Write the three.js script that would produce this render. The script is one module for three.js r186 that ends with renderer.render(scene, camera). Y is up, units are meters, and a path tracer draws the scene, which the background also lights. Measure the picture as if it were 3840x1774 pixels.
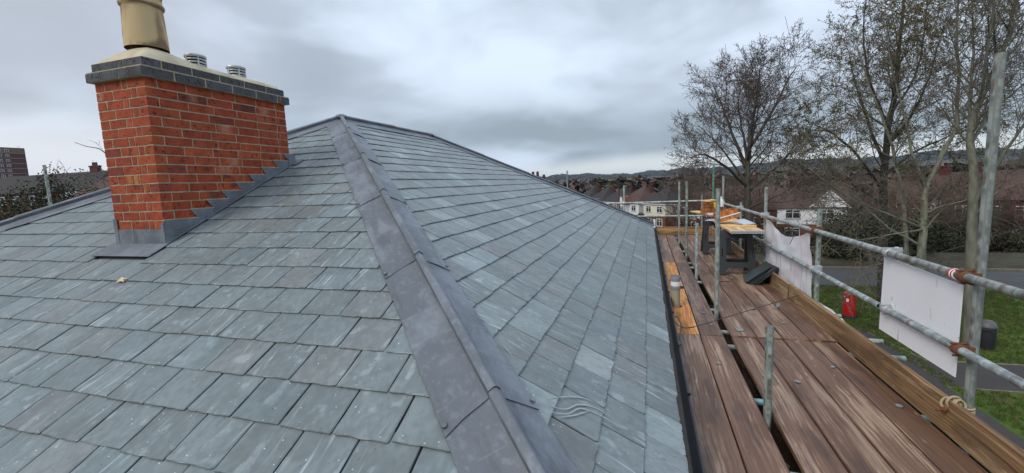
import * as THREE from 'three';
import { mergeGeometries } from 'three/addons/utils/BufferGeometryUtils.js';

// ---------------------------------------------------------------- camera, sky, sun, exposure
const EYE = 7.2;                                   // metres above the lawn
const scene = new THREE.Scene();
const camera = new THREE.PerspectiveCamera(57.276, 1024 / 473, 0.05, 9000);
camera.rotation.order = 'YXZ';
const RAD = Math.PI / 180;
camera.position.set(0, EYE, 0);
camera.rotation.set(-6.766 * RAD, 17.454 * RAD, -2.322 * RAD);
camera.updateMatrixWorld(true);
scene.add(camera);

const renderer = new THREE.WebGLRenderer({ antialias: true });
renderer.toneMapping = THREE.LinearToneMapping;
renderer.toneMappingExposure = 1.16;
renderer.shadowMap.enabled = true;

// ---- random + noise
function mulberry(a) { return function () { a |= 0; a = a + 0x6D2B79F5 | 0; let t = Math.imul(a ^ a >>> 15, 1 | a); t = t + Math.imul(t ^ t >>> 7, 61 | t) ^ t; return ((t ^ t >>> 14) >>> 0) / 4294967296; }; }
function hash2(x, y, s) { let h = Math.imul(x, 374761393) + Math.imul(y, 668265263) + Math.imul(s, 1274126177) | 0; h = Math.imul(h ^ h >>> 13, 1274126177); h ^= h >>> 16; return (h >>> 0) / 4294967296; }
const fade = t => t * t * (3 - 2 * t);
function vnoise(x, y, px, py, s) {                 // tileable value noise, period px,py
  const xi = Math.floor(x), yi = Math.floor(y), fx = fade(x - xi), fy = fade(y - yi);
  const m = (v, p) => ((v % p) + p) % p, x0 = m(xi, px), x1 = m(xi + 1, px), y0 = m(yi, py), y1 = m(yi + 1, py);
  const a = hash2(x0, y0, s), b = hash2(x1, y0, s), c = hash2(x0, y1, s), d = hash2(x1, y1, s);
  return a + (b - a) * fx + (c - a) * fy + (a - b - c + d) * fx * fy;
}
function fbm(x, y, px, py, s, oct) { let v = 0, a = 0.5, n = 0; for (let i = 0; i < oct; i++) { v += a * vnoise(x, y, px, py, s + i * 17); n += a; a *= 0.5; x *= 2; y *= 2; px *= 2; py *= 2; } return v / n; }
const lerp = (a, b, t) => a + (b - a) * t, clamp = (v, a = 0, b = 1) => Math.min(b, Math.max(a, v));
const sst = (a, b, x) => { const t = clamp((x - a) / (b - a)); return t * t * (3 - 2 * t); };
const mix3 = (a, b, t) => [lerp(a[0], b[0], t), lerp(a[1], b[1], t), lerp(a[2], b[2], t)];

// ---- overcast sky
function skyColour(x, y, z) {
  const el = Math.asin(clamp(y, -1, 1)) / RAD, az = Math.atan2(x, -z) / RAD;
  const h = Math.max(y, 0) + 0.16, px = x / h, pz = z / h;
  const wx = fbm(px * 0.8 + 11, pz * 0.8 + 33, 4096, 4096, 3, 4) - 0.5, wz = fbm(px * 0.8 + 71, pz * 0.8 + 13, 4096, 4096, 4, 4) - 0.5;
  const n1 = fbm(px * 0.36 + 40 + wx * 1.6, pz * 0.36 + 40 + wz * 1.6, 4096, 4096, 5, 6), n2 = fbm(px * 1.2 + 90 + wx, pz * 1.2 + 60 + wz, 4096, 4096, 9, 6);
  const n3 = fbm(az * 0.05 + 50 + wx, el * 0.09 + 50 + wz, 4096, 4096, 21, 6);
  let c = mix3([0.43, 0.505, 0.60], [0.70, 0.81, 0.97], sst(0.31, 0.55, n1 * 0.5 + n3 * 0.5));
  c = mix3(c, [0.33, 0.385, 0.45], 0.62 * sst(0.47, 0.7, n2));
  const bank = Math.exp(-Math.pow((el - 6.0 - (n3 - 0.5) * 7) / 3.6, 2)) * (0.55 + 0.45 * sst(-70, -25, az) - 0.35 * sst(25, 60, Math.abs(az + 5)));
  c = mix3(c, [0.28, 0.345, 0.40], clamp(bank * (0.45 + 1.0 * n2)));
  const rim = 1 - sst(1.4, 3.4, el + (n3 - 0.5) * 2.2);
  c = mix3(c, [0.74, 0.79, 0.78], rim * 0.95);
  const low = sst(-46, -58, az) * Math.exp(-Math.pow((el - 3.5) / 4.5, 2));
  c = mix3(c, [0.74, 0.77, 0.81], clamp(low));
  const left = sst(-38, -62, az) * sst(6, 14, el + (n3 - 0.5) * 6);
  c = mix3(c, [0.36, 0.38, 0.43], left * 0.72);
  const up = 1 + 0.45 * sst(20, 80, el);           // overcast skies brighten towards the zenith
  return c.map(v => v * up);
}
{
  const W = 1536, Hh = 768, data = new Float32Array(W * Hh * 4);
  for (let j = 0; j < Hh; j++) for (let i = 0; i < W; i++) {
    const v = (j + 0.5) / Hh, u = (i + 0.5) / W, el = (v - 0.5) * Math.PI, ph = (u - 0.5) * 2 * Math.PI;
    const y = Math.sin(el), ce = Math.cos(el), c = el < -0.04 ? [0.5, 0.53, 0.54] : skyColour(ce * Math.cos(ph), Math.max(y, 0), ce * Math.sin(ph));
    const k = (j * W + i) * 4; data[k] = c[0]; data[k + 1] = c[1]; data[k + 2] = c[2]; data[k + 3] = 1;
  }
  const t = new THREE.DataTexture(data, W, Hh, THREE.RGBAFormat, THREE.FloatType);
  t.mapping = THREE.EquirectangularReflectionMapping; t.magFilter = t.minFilter = THREE.LinearFilter; t.needsUpdate = true;
  scene.background = t; scene.environment = t;
}
const sun = new THREE.DirectionalLight(new THREE.Color(1, 0.95, 0.88), 1.5);
sun.position.set(-40, 60, 50); sun.target.position.set(0, 0, -6); scene.add(sun, sun.target);
sun.castShadow = true; sun.shadow.radius = 45; sun.shadow.mapSize.set(2048, 2048);
Object.assign(sun.shadow.camera, { left: -60, right: 60, top: 60, bottom: -60, near: 1, far: 220 });
scene.fog = new THREE.FogExp2(new THREE.Color(0.55, 0.64, 0.75), 0.00011);

// pixel of the 3840 x 1774 survey photograph + distance along the lens axis -> a point of the place
const FOC = 1624.3;
function at(u, v, depth) { return new THREE.Vector3((u - 1920) / FOC * depth, -(v - 887) / FOC * depth, -depth).applyMatrix4(camera.matrixWorld); }

// ---------------------------------------------------------------- helpers
const V = (x, y, z) => new THREE.Vector3(x, y, z);
const used = {};
function numbered(n) { used[n] = (used[n] ?? -1) + 1; return used[n] ? n + '_' + String(used[n]).padStart(3, '0') : n; }
function tag(o, label, category, group, kind) { if (label) o.userData.label = label; if (category) o.userData.category = category; if (group) o.userData.group = group; if (kind) o.userData.kind = kind; return o; }
function mesh(name, geo, mat, parent = scene) {
  const m = new THREE.Mesh(geo, mat); m.castShadow = m.receiveShadow = true;
  m.name = parent === scene ? numbered(name) : name; parent.add(m); return m;
}
function group(name, x = 0, y = 0, z = 0, ry = 0) { const g = new THREE.Group(); g.name = numbered(name); g.position.set(x, y, z); g.rotation.y = ry; scene.add(g); return g; }
function copyOf(src, base) { const c = src.clone(); c.name = numbered(base); scene.add(c); return c; }
function merge(list) { const a = list.map(g => { const n = g.index ? g.toNonIndexed() : g; for (const k of Object.keys(n.attributes)) if (!['position', 'normal', 'uv', 'color'].includes(k)) n.deleteAttribute(k); return n; }); const hasC = a.some(g => g.attributes.color); if (hasC) for (const g of a) if (!g.attributes.color) g.setAttribute('color', new THREE.BufferAttribute(new Float32Array(g.attributes.position.count * 3).fill(1), 3)); return mergeGeometries(a); }
function boxUV(g, s = 1, ox = 0, oy = 0, swap = false) {       // uv in metres / s from the face direction
  const p = g.attributes.position, n = g.attributes.normal, uv = new Float32Array(p.count * 2);
  for (let i = 0; i < p.count; i++) {
    const ax = Math.abs(n.getX(i)), ay = Math.abs(n.getY(i)), az = Math.abs(n.getZ(i)); let a, b;
    if (ay >= ax && ay >= az) { a = p.getX(i); b = p.getZ(i); } else if (ax >= az) { a = p.getY(i); b = p.getZ(i); } else { a = p.getX(i); b = p.getY(i); }
    if (swap) [a, b] = [b, a];
    uv[2 * i] = a / s + ox; uv[2 * i + 1] = b / s + oy;
  }
  g.setAttribute('uv', new THREE.BufferAttribute(uv, 2)); return g;
}
function tint(g, c) { const n = g.attributes.position.count, a = new Float32Array(n * 3); for (let i = 0; i < n; i++) { a[3 * i] = c[0]; a[3 * i + 1] = c[1]; a[3 * i + 2] = c[2]; } g.setAttribute('color', new THREE.BufferAttribute(a, 3)); return g; }
function box(w, h, d, x = 0, y = 0, z = 0) { const g = new THREE.BoxGeometry(w, h, d); g.translate(x, y, z); return g; }
function bevelBox(w, h, d, b = 0.004) {             // chamfered box, length along z
  const s = new THREE.Shape(); const hw = w / 2, hh = h / 2;
  s.moveTo(-hw + b, -hh); s.lineTo(hw - b, -hh); s.lineTo(hw, -hh + b); s.lineTo(hw, hh - b); s.lineTo(hw - b, hh); s.lineTo(-hw + b, hh); s.lineTo(-hw, hh - b); s.lineTo(-hw, -hh + b); s.closePath();
  const g = new THREE.ExtrudeGeometry(s, { depth: d, bevelEnabled: false, steps: 1 }); g.translate(0, 0, -d / 2); return g;
}
function cylBetween(a, b, r, seg = 12, r2 = r, open = false) {
  const d = b.clone().sub(a), L = d.length(), g = new THREE.CylinderGeometry(r2, r, L, seg, 1, open); g.translate(0, L / 2, 0);
  g.applyQuaternion(new THREE.Quaternion().setFromUnitVectors(V(0, 1, 0), d.normalize())); g.translate(a.x, a.y, a.z); return g;
}
function tubeBetween(a, b, r, wall = 0.004, seg = 14) {         // hollow open-ended scaffold tube
  const d = b.clone().sub(a), L = d.length();
  const pts = [[r - wall, 0], [r, 0], [r, L], [r - wall, L], [r - wall, L - 0.3], [0.0001, L - 0.3]].map(p => new THREE.Vector2(p[0], p[1]));
  const g = new THREE.LatheGeometry(pts, seg).toNonIndexed(); g.computeVertexNormals();
  const p = g.attributes.position, n = g.attributes.normal;   // smooth round the barrel
  for (let i = 0; i < p.count; i++) { const x = p.getX(i), z = p.getZ(i), q = Math.hypot(x, z); if (Math.abs(n.getY(i)) < 0.5 && q > 0.001) { const s = q > r - wall / 2 ? 1 : -1; n.setXYZ(i, s * x / q, 0, s * z / q); } }
  g.applyQuaternion(new THREE.Quaternion().setFromUnitVectors(V(0, 1, 0), d.normalize())); g.translate(a.x, a.y, a.z); return g;
}
function tubePath(pts, r, seg = 40, rad = 6) { return new THREE.TubeGeometry(new THREE.CatmullRomCurve3(pts), seg, r, rad, false); }

// ---- textures
function tex(w, h, f, srgb = true) {
  const d = new Uint8Array(w * h * 4);
  for (let j = 0; j < h; j++) for (let i = 0; i < w; i++) { const c = f(i / w, j / h), k = (j * w + i) * 4; d[k] = clamp(c[0]) * 255; d[k + 1] = clamp(c[1]) * 255; d[k + 2] = clamp(c[2]) * 255; d[k + 3] = 255; }
  const t = new THREE.DataTexture(d, w, h, THREE.RGBAFormat); t.wrapS = t.wrapT = THREE.RepeatWrapping; t.magFilter = THREE.LinearFilter; t.minFilter = THREE.LinearMipmapLinearFilter; t.generateMipmaps = true;
  if (srgb) t.colorSpace = THREE.SRGBColorSpace; t.needsUpdate = true; return t;
}
const grey = v => [v, v, v];
const T = {};
T.slate = tex(1024, 1024, (u, v) => {              // covers 2 m: u along the course, v down the slope
  const broad = fbm(u * 6, v * 6, 6, 6, 11, 4), fine = fbm(u * 90, v * 60, 90, 60, 12, 3);
  const su = u + 0.1 * Math.sin(v * 6.2832) * 0.3 + 0.015 * fbm(u * 5, v * 5, 5, 5, 3, 2), s1 = fbm(su * 150, v * 7, 150, 7, 13, 3), msk = fbm(u * 8, v * 6, 8, 6, 14, 3), s2 = fbm(u * 30, v * 22, 30, 22, 15, 5);
  let c = mix3([0.43, 0.46, 0.466], [0.49, 0.524, 0.531], sst(0.3, 0.7, broad * 0.5 + fine * 0.5));
  const chalk = sst(0.6, 0.8, s1) * sst(0.5, 0.66, msk) * 0.6 + sst(0.66, 0.82, s2) * 0.36;
  c = mix3(c, [0.76, 0.8, 0.82], clamp(chalk * 0.9));
  const stain = sst(0.62, 0.74, fbm(u * 8 + 3, v * 6, 8, 6, 16, 5)); c = mix3(c, [0.385, 0.41, 0.41], stain * 0.4);
  const sp = hash2(Math.floor(u * 400), Math.floor(v * 400), 8); if (sp > 0.9988) c = [0.84, 0.87, 0.88]; else if (sp < 0.0015) c = [0.3, 0.32, 0.32];
  return c;
});
T.slateB = tex(512, 512, (u, v) => grey(fbm(u * 14, v * 9, 14, 9, 31, 5)), false);
T.lead = tex(512, 512, (u, v) => {
  const a = fbm(u * 5, v * 5, 5, 5, 41, 5), b = fbm(u * 28, v * 28, 28, 28, 42, 4);
  let c = mix3([0.395, 0.417, 0.445], [0.475, 0.5, 0.53], sst(0.32, 0.68, a));
  const ox = fbm(u * 50, v * 34, 50, 34, 44, 4); c = mix3(c, [0.57, 0.595, 0.63], sst(0.5, 0.68, ox * 0.7 + b * 0.2 + a * 0.1) * 0.3);
  c = mix3(c, [0.34, 0.35, 0.36], sst(0.6, 0.78, fbm(u * 14, v * 3, 14, 3, 43, 4)) * 0.55);
  return mix3(c, [0.68, 0.69, 0.72], sst(0.7, 0.84, fbm(u * 3, v * 40, 3, 40, 45, 3)) * 0.2);
});
T.leadB = tex(256, 256, (u, v) => grey(fbm(u * 4, v * 4, 4, 4, 47, 5)), false);
T.brick = tex(512, 512, (u, v) => {
  const a = fbm(u * 9, v * 14, 9, 14, 51, 5), b = fbm(u * 70, v * 70, 70, 70, 52, 2);
  let c = mix3([0.82, 0.8, 0.78], [1, 1, 1], sst(0.25, 0.75, a * 0.6 + b * 0.4));
  return mix3(c, [0.5, 0.45, 0.45], sst(0.68, 0.8, fbm(u * 26, v * 34, 26, 34, 53, 3)) * 0.7);
});
T.mortar = tex(256, 256, (u, v) => mix3([0.57, 0.52, 0.44], [0.75, 0.695, 0.59], fbm(u * 20, v * 20, 20, 20, 55, 4)));
function woodTex(seed, dark, mid, pale, wear) {    // grain along u; u = 4 m, v = 1 m
  return tex(2048, 512, (u, v) => {
    const warp = fbm(u * 7, v * 4, 7, 4, seed, 4), vv = v + (warp - 0.5) * 0.05;
    const g = fbm(u * 8, vv * 110, 8, 110, seed + 1, 4), ring = 0.5 + 0.5 * Math.sin((vv * 46 + warp * 5) * 6.283);
    let c = mix3(dark, mid, clamp(sst(0.25, 0.75, g) * 0.86 + ring * 0.14));
    const w1 = fbm(u * 6, v * 13, 6, 13, seed + 2, 6), w2 = fbm(u * 40, v * 60, 40, 60, seed + 3, 3);
    c = mix3(c, pale, clamp(sst(0.46, 0.66, w1 * 0.6 + g * 0.24 + w2 * 0.16) * wear * (0.5 + 0.7 * g)));
    c = mix3(c, [dark[0] * 0.6, dark[1] * 0.57, dark[2] * 0.57], sst(0.55, 0.68, fbm(u * 9 + 5, v * 9, 9, 9, seed + 4, 6)) * 0.38);
    const crack = fbm(u * 6, vv * 150, 6, 150, seed + 6, 2); c = mix3(c, [dark[0] * 0.5, dark[1] * 0.45, dark[2] * 0.45], sst(0.74, 0.84, crack) * 0.45);
    const sc = fbm(u * 30 + v * 9, v * 90, 30, 90, seed + 5, 2); c = mix3(c, [0.8, 0.74, 0.66], sst(0.83, 0.9, sc) * 0.6 * wear);
    return c;
  });
}
T.board = woodTex(61, [0.35, 0.255, 0.2], [0.44, 0.335, 0.265], [0.63, 0.55, 0.475], 0.75);
T.toe = woodTex(71, [0.45, 0.345, 0.235], [0.63, 0.5, 0.36], [0.76, 0.66, 0.53], 0.7);
T.fresh = woodTex(81, [0.62, 0.4, 0.2], [0.82, 0.58, 0.32], [0.9, 0.74, 0.52], 0.5);
T.paleWood = woodTex(91, [0.78, 0.62, 0.42], [0.9, 0.77, 0.57], [0.95, 0.86, 0.72], 0.6);
T.steel = tex(256, 256, (u, v) => { const a = fbm(u * 10, v * 10, 10, 10, 101, 5); return mix3(mix3([0.5, 0.52, 0.51], [0.7, 0.725, 0.715], sst(0.25, 0.75, a)), [0.4, 0.32, 0.25], sst(0.58, 0.74, fbm(u * 6, v * 14, 6, 14, 103, 5)) * 0.6); });
T.clay = tex(512, 256, (u, v) => { const a = fbm(u * 8, v * 5, 8, 5, 111, 5), s = fbm(u * 7 + 2, v * 9, 7, 9, 112, 5); let c = mix3([0.74, 0.63, 0.47], [0.86, 0.76, 0.59], a); return mix3(c, [0.42, 0.34, 0.26], sst(0.46, 0.7, s) * 0.75); });
T.flaunch = tex(256, 256, (u, v) => mix3([0.68, 0.63, 0.53], [0.86, 0.81, 0.7], fbm(u * 7, v * 7, 7, 7, 121, 5)));
T.bark = tex(256, 256, (u, v) => mix3([0.6, 0.6, 0.6], [1, 1, 1], fbm(u * 10, v * 6, 10, 6, 131, 5)));
T.grass = tex(1024, 1024, (u, v) => {              // 24 m
  const a = fbm(u * 9, v * 9, 9, 9, 141, 5), b = fbm(u * 200, v * 200, 200, 200, 142, 2), d = fbm(u * 40, v * 40, 40, 40, 144, 3);
  let c = mix3([0.2, 0.27, 0.06], [0.34, 0.43, 0.1], clamp(a * 0.7 + b * 0.5 - 0.1));
  c = mix3(c, [0.27, 0.25, 0.16], sst(0.55, 0.72, fbm(u * 14 + 4, v * 14, 14, 14, 143, 4)) * 0.55);
  return mix3(c, [0.5, 0.4, 0.25], sst(0.74, 0.82, d) * 0.5);
});
T.asphalt = tex(512, 512, (u, v) => { const a = fbm(u * 6, v * 6, 6, 6, 151, 5), b = fbm(u * 120, v * 120, 120, 120, 152, 2); return grey(lerp(0.24, 0.33, a * 0.6 + b * 0.4)).map((q, i) => q * [1, 0.985, 0.985][i]); });
T.land = tex(512, 512, (u, v) => { const a = fbm(u * 12, v * 12, 12, 12, 161, 5), b = fbm(u * 60, v * 60, 60, 60, 162, 3); return mix3([0.28, 0.235, 0.18], [0.36, 0.37, 0.25], sst(0.35, 0.65, a * 0.6 + b * 0.4)); });
T.roofTile = tex(256, 256, (u, v) => { const a = fbm(u * 8, v * 8, 8, 8, 171, 4), b = fbm(u * 64, v * 32, 64, 32, 172, 2); return mix3([0.7, 0.68, 0.66], [1, 1, 1], a * 0.5 + b * 0.5); });
T.tarp = tex(512, 512, (u, v) => { const a = fbm(u * 5, v * 5, 5, 5, 181, 5), s = fbm(u * 26, v * 4, 26, 4, 182, 4); let c = mix3([0.88, 0.88, 0.91], [0.96, 0.96, 0.98], a); return mix3(c, [0.66, 0.66, 0.68], sst(0.6, 0.76, s) * 0.5); });
T.whiteBoard = tex(512, 512, (u, v) => { const a = fbm(u * 4, v * 4, 4, 4, 191, 5), s = fbm(u * 9, v * 34, 9, 34, 192, 4); let c = mix3([0.92, 0.92, 0.935], [0.96, 0.96, 0.975], a); c = mix3(c, [0.5, 0.48, 0.47], sst(0.79, 0.88, s) * 0.6); return c; });

const std = o => new THREE.MeshStandardMaterial(o);
const rgb = (r, g, b) => new THREE.Color().setRGB(r, g, b);
const M = {
  slate: std({ map: T.slate, bumpMap: T.slateB, bumpScale: 0.004, vertexColors: true, roughness: 0.46 }),
  underlay: std({ color: rgb(0.13, 0.125, 0.12), roughness: 0.95 }),
  lead: std({ map: T.lead, bumpMap: T.leadB, bumpScale: 0.008, roughness: 0.5, metalness: 0.15 }),
  brick: std({ map: T.brick, vertexColors: true, roughness: 0.88, bumpMap: T.brick, bumpScale: 0.003 }),
  mortar: std({ map: T.mortar, roughness: 0.95 }),
  flaunch: std({ map: T.flaunch, roughness: 0.9, bumpMap: T.flaunch, bumpScale: 0.006 }),
  clay: std({ map: T.clay, roughness: 0.85, bumpMap: T.clay, bumpScale: 0.004 }),
  sootAndShade: std({ color: rgb(0.02, 0.018, 0.016), roughness: 0.95 }),  // sooty flue parts; on slot and bin opening it paints shade
  board: std({ map: T.board, vertexColors: true, roughness: 0.55, bumpMap: T.board, bumpScale: 0.004 }),
  toe: std({ map: T.toe, vertexColors: true, roughness: 0.75, bumpMap: T.toe, bumpScale: 0.005 }),
  fresh: std({ map: T.fresh, vertexColors: true, roughness: 0.7, bumpMap: T.fresh, bumpScale: 0.003 }),
  paleWood: std({ map: T.paleWood, vertexColors: true, roughness: 0.75 }),
  steel: std({ map: T.steel, vertexColors: true, roughness: 0.5, metalness: 0.15, bumpMap: T.steel, bumpScale: 0.002 }),
  zinc: std({ color: rgb(0.5, 0.52, 0.53), roughness: 0.45, metalness: 0.5 }),
  rust: std({ color: rgb(0.16, 0.06, 0.025), roughness: 0.85 }),
  gutter: std({ color: rgb(0.022, 0.024, 0.03), roughness: 0.45 }),
  silt: std({ map: T.asphalt, color: rgb(1.6, 1.4, 1.2), roughness: 0.95 }),
  pvc: std({ map: T.flaunch, color: rgb(0.62, 0.64, 0.62), roughness: 0.6 }),
  blackPlastic: std({ color: rgb(0.028, 0.03, 0.034), roughness: 0.55 }),
  steelGrey: std({ color: rgb(0.3, 0.31, 0.32), roughness: 0.5, metalness: 0.4 }),
  cable: std({ color: rgb(0.05, 0.045, 0.04), roughness: 0.6 }),
  rope: std({ map: T.flaunch, color: rgb(0.75, 0.7, 0.6), roughness: 0.95 }),
  white: std({ color: rgb(0.78, 0.78, 0.78), roughness: 0.6 }),
  tarp: std({ map: T.tarp, vertexColors: true, roughness: 0.6, side: THREE.DoubleSide }),
  whiteBoard: std({ map: T.whiteBoard, roughness: 0.55 }),
  bark: std({ map: T.bark, vertexColors: true, roughness: 0.95 }),
  twig: std({ vertexColors: true, roughness: 0.95, side: THREE.DoubleSide }),
  leaf: new THREE.MeshPhysicalMaterial({ vertexColors: true, roughness: 0.9, side: THREE.DoubleSide }),
  grass: std({ map: T.grass, roughness: 0.95 }),
  asphalt: std({ map: T.asphalt, roughness: 0.85 }),
  path: std({ map: T.asphalt, color: rgb(0.72, 0.66, 0.62), roughness: 0.85 }),
  kerb: std({ map: T.mortar, color: rgb(0.5, 0.5, 0.5), roughness: 0.9 }),
  land: std({ map: T.land, roughness: 0.98 }),
  verge: std({ map: T.land, color: rgb(0.5, 0.46, 0.42), roughness: 0.98 }),
  hill: std({ map: T.land, color: rgb(0.3, 0.32, 0.29), roughness: 0.98 }),
  red: std({ color: rgb(0.5, 0.008, 0.012), roughness: 0.35 }),
  glass: std({ color: rgb(0.03, 0.035, 0.04), roughness: 0.08, metalness: 0.1 }),
  houseBrick: std({ map: T.brick, color: rgb(0.2, 0.068, 0.04), roughness: 0.9 }),
  darkBrick: std({ map: T.brick, color: rgb(0.11, 0.036, 0.03), roughness: 0.9 }),
  render: std({ map: T.whiteBoard, color: rgb(0.86, 0.86, 0.84), roughness: 0.9 }),
  cream: std({ map: T.whiteBoard, color: rgb(0.82, 0.78, 0.62), roughness: 0.9 }),
  tileDark: std({ map: T.roofTile, color: rgb(0.05, 0.042, 0.042), roughness: 0.85 }),
  tileRed: std({ map: T.roofTile, color: rgb(0.2, 0.07, 0.05), roughness: 0.85 }),
  tileBrown: std({ map: T.roofTile, color: rgb(0.11, 0.065, 0.05), roughness: 0.85 }),
};
const rnd = mulberry(20231);
const rr = (a, b) => a + (b - a) * rnd();

// ---------------------------------------------------------------- terrain, road, paths
const groundY = (x, z) => {
  const d = Math.hypot(x, z), a = Math.atan2(x, -z) / RAD;
  let y = -2.6 * sst(38, 78, d) - 7 * sst(120, 420, d);
  const hillTop = (34 + 20 * sst(0, 16, a) + 6 * Math.sin(a * 0.5) + 3.2 * Math.sin(a * 1.7 + 1) + 1.4 * Math.sin(a * 4.1)) * (0.5 + 0.5 * sst(-60, -10, a));
  y += (hillTop + 7) * sst(900, 2700, d) + 2.6 * Math.sin(d * 0.013 + a) * sst(250, 600, d);
  return y;
};
{
  const rings = [0, 4, 8, 14, 22, 30, 38, 44, 52, 60, 75, 95, 120, 160, 210, 280, 360, 460, 600, 780, 950, 1200, 1500, 1800, 2100, 2400, 2700, 3200, 5000, 8000], seg = 360, pos = [], uv = [], idx = [];
  for (const r of rings) for (let i = 0; i <= seg; i++) { const a = i / seg * 2 * Math.PI, x = Math.sin(a) * r, z = -Math.cos(a) * r; pos.push(x, groundY(x, z) - (r > 3000 ? 40 : 0), z); uv.push(x / 60, z / 60); }
  for (let j = 0; j < rings.length - 1; j++) for (let i = 0; i < seg; i++) { const a = j * (seg + 1) + i, b = a + seg + 1; idx.push(a, a + 1, b, a + 1, b + 1, b); }
  const near = [], far = []; for (let k = 0; k < idx.length; k += 3) { const r = rings[Math.floor(idx[k] / (seg + 1))]; (r >= 950 ? far : near).push(idx[k], idx[k + 1], idx[k + 2]); }
  const mk = list => { const g = new THREE.BufferGeometry(); g.setAttribute('position', new THREE.Float32BufferAttribute(pos, 3)); g.setAttribute('uv', new THREE.Float32BufferAttribute(uv, 2)); g.setIndex(list); g.computeVertexNormals(); return g; };
  tag(mesh('ground', mk(near), M.land), 'brown and green ground of the town below the roof', 'ground', null, 'structure');
  tag(mesh('hills', mk(far), M.hill), 'long dark wooded hills along the horizon', 'hills', null, 'structure');
}
function sheet(name, pts, y, mat, s, label, cat, thick = 0) {
  const sh = new THREE.Shape(pts.map(p => new THREE.Vector2(p[0], -p[1])));
  const g = thick ? new THREE.ExtrudeGeometry(sh, { depth: thick, bevelEnabled: false }) : new THREE.ShapeGeometry(sh); g.rotateX(-Math.PI / 2); g.translate(0, y, 0);
  const p = g.attributes.position, uv = new Float32Array(p.count * 2); for (let i = 0; i < p.count; i++) { uv[2 * i] = p.getX(i) / s; uv[2 * i + 1] = p.getZ(i) / s; }
  g.setAttribute('uv', new THREE.BufferAttribute(uv, 2)); return tag(mesh(name, g, mat), label, cat, null, 'structure');
}
sheet('lawn', [[-60, 20], [45, 20], [45, -32.1], [-60, -31.2]], 0.03, M.grass, 12, 'rough green lawn between the house and the road', 'lawn');
sheet('road', [[-60, -31.4], [60, -32.2], [60, -38.2], [-60, -36.2]], 0.04, M.asphalt, 4, 'grey asphalt road beyond the lawn', 'road');
sheet('kerb', [[-60, -36.2], [60, -38.2], [60, -38.45], [-60, -36.45]], 0.03, M.kerb, 2, 'pale kerb on the far side of the road', 'kerb', 0.13);
sheet('verge', [[-60, -36.46], [60, -38.46], [60, -46], [-60, -44]], 0.06, M.verge, 12, 'bare earth verge under the hedge beyond the road', 'verge');
sheet('path', [[0.9, 6], [9.4, 6], [9.4, -17.1], [42, -17.9], [42, -20.9], [10.0, -19.4], [9.4, -22.4], [6.4, -31.2], [0.9, -31.2]], 0.038, M.path, 3, 'wet dark asphalt path running past the house', 'path');
sheet('path_edging', [[9.34, -22.4], [9.4, -22.4], [10.0, -19.47], [9.94, -19.47]], 0.032, M.kerb, 2, 'thin concrete edging beside the lawn corner of the path', 'edging', 0.03);
sheet('path_edging', [[9.94, -19.39], [42, -20.89], [42, -20.95], [9.94, -19.46]], 0.032, M.kerb, 2, 'thin concrete edging along the lawn side of the path', 'edging', 0.03);
sheet('path_edging', [[9.4, -17.1], [42, -17.9], [42, -17.84], [9.4, -17.04]], 0.032, M.kerb, 2, 'thin concrete edging on the house side of the path', 'edging', 0.03);

// ---------------------------------------------------------------- the house: roof, slates, lead, chimney
const AX = -4.736, AY = 1.153 + EYE, AZ = -6.089, BZ = -9.115;         // ridge from (AX,AY,AZ) to (AX,AY,BZ)
const kR = 1.90534, kF = 2.03794, kB = 1.94862;                         // run per metre of fall: side, front, back
const fR = Math.atan(1 / kR), fF = Math.atan(1 / kF);
const EX = 0.165, DROP = (EX - AX) / kR, EAVE = AY - DROP;
const house = group('house');
tag(house, 'house with new grey slate hipped roof and red brick chimney', 'house');
const roof = (() => {
  const o = 0.012, y0 = EAVE - o, ex = EX - 0.03, wx = AX - kR * DROP, fz = AZ + kF * DROP, bz = BZ - kB * DROP;
  const P = [[AX, AY - o, AZ], [AX, AY - o, BZ], [ex, y0, fz], [ex, y0, bz], [wx, y0, bz], [wx, y0, fz], [ex, y0 - 0.12, fz], [ex, y0 - 0.12, bz], [wx, y0 - 0.12, bz], [wx, y0 - 0.12, fz]];
  const F = [[0, 5, 2], [0, 2, 1], [1, 2, 3], [1, 3, 4], [0, 1, 4], [0, 4, 5], [2, 6, 7], [2, 7, 3], [3, 7, 8], [3, 8, 4], [4, 8, 9], [4, 9, 5], [5, 9, 6], [5, 6, 2], [6, 9, 8], [6, 8, 7]];
  const pos = []; for (const f of F) for (const i of f) pos.push(...P[i]);
  const g = new THREE.BufferGeometry(); g.setAttribute('position', new THREE.Float32BufferAttribute(pos, 3)); g.computeVertexNormals();
  return mesh('roof', g, M.underlay, house);
})();
// frames: U along the course, S down the slope, N out
const FRONT = { O: V(0, AY, AZ), U: V(1, 0, 0), S: V(0, -Math.sin(fF), Math.cos(fF)), N: V(0, Math.cos(fF), Math.sin(fF)) };
const SIDE = { O: V(AX, AY, 0), U: V(0, 0, -1), S: V(Math.cos(fR), -Math.sin(fR), 0), N: V(Math.sin(fR), Math.cos(fR), 0) };
const onPlane = (f, u, s, h) => f.O.clone().addScaledVector(f.U, u).addScaledVector(f.S, s).addScaledVector(f.N, h);
function clipPoly(poly, a, b, c) {                  // keep a*u + b*s <= c
  const out = []; for (let i = 0; i < poly.length; i++) { const p = poly[i], q = poly[(i + 1) % poly.length], dp = a * p[0] + b * p[1] - c, dq = a * q[0] + b * q[1] - c; if (dp <= 0) out.push(p); if ((dp < 0 && dq > 0) || (dp > 0 && dq < 0)) { const t = dp / (dp - dq); out.push([lerp(p[0], q[0], t), lerp(p[1], q[1], t)]); } } return out;
}
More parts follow.
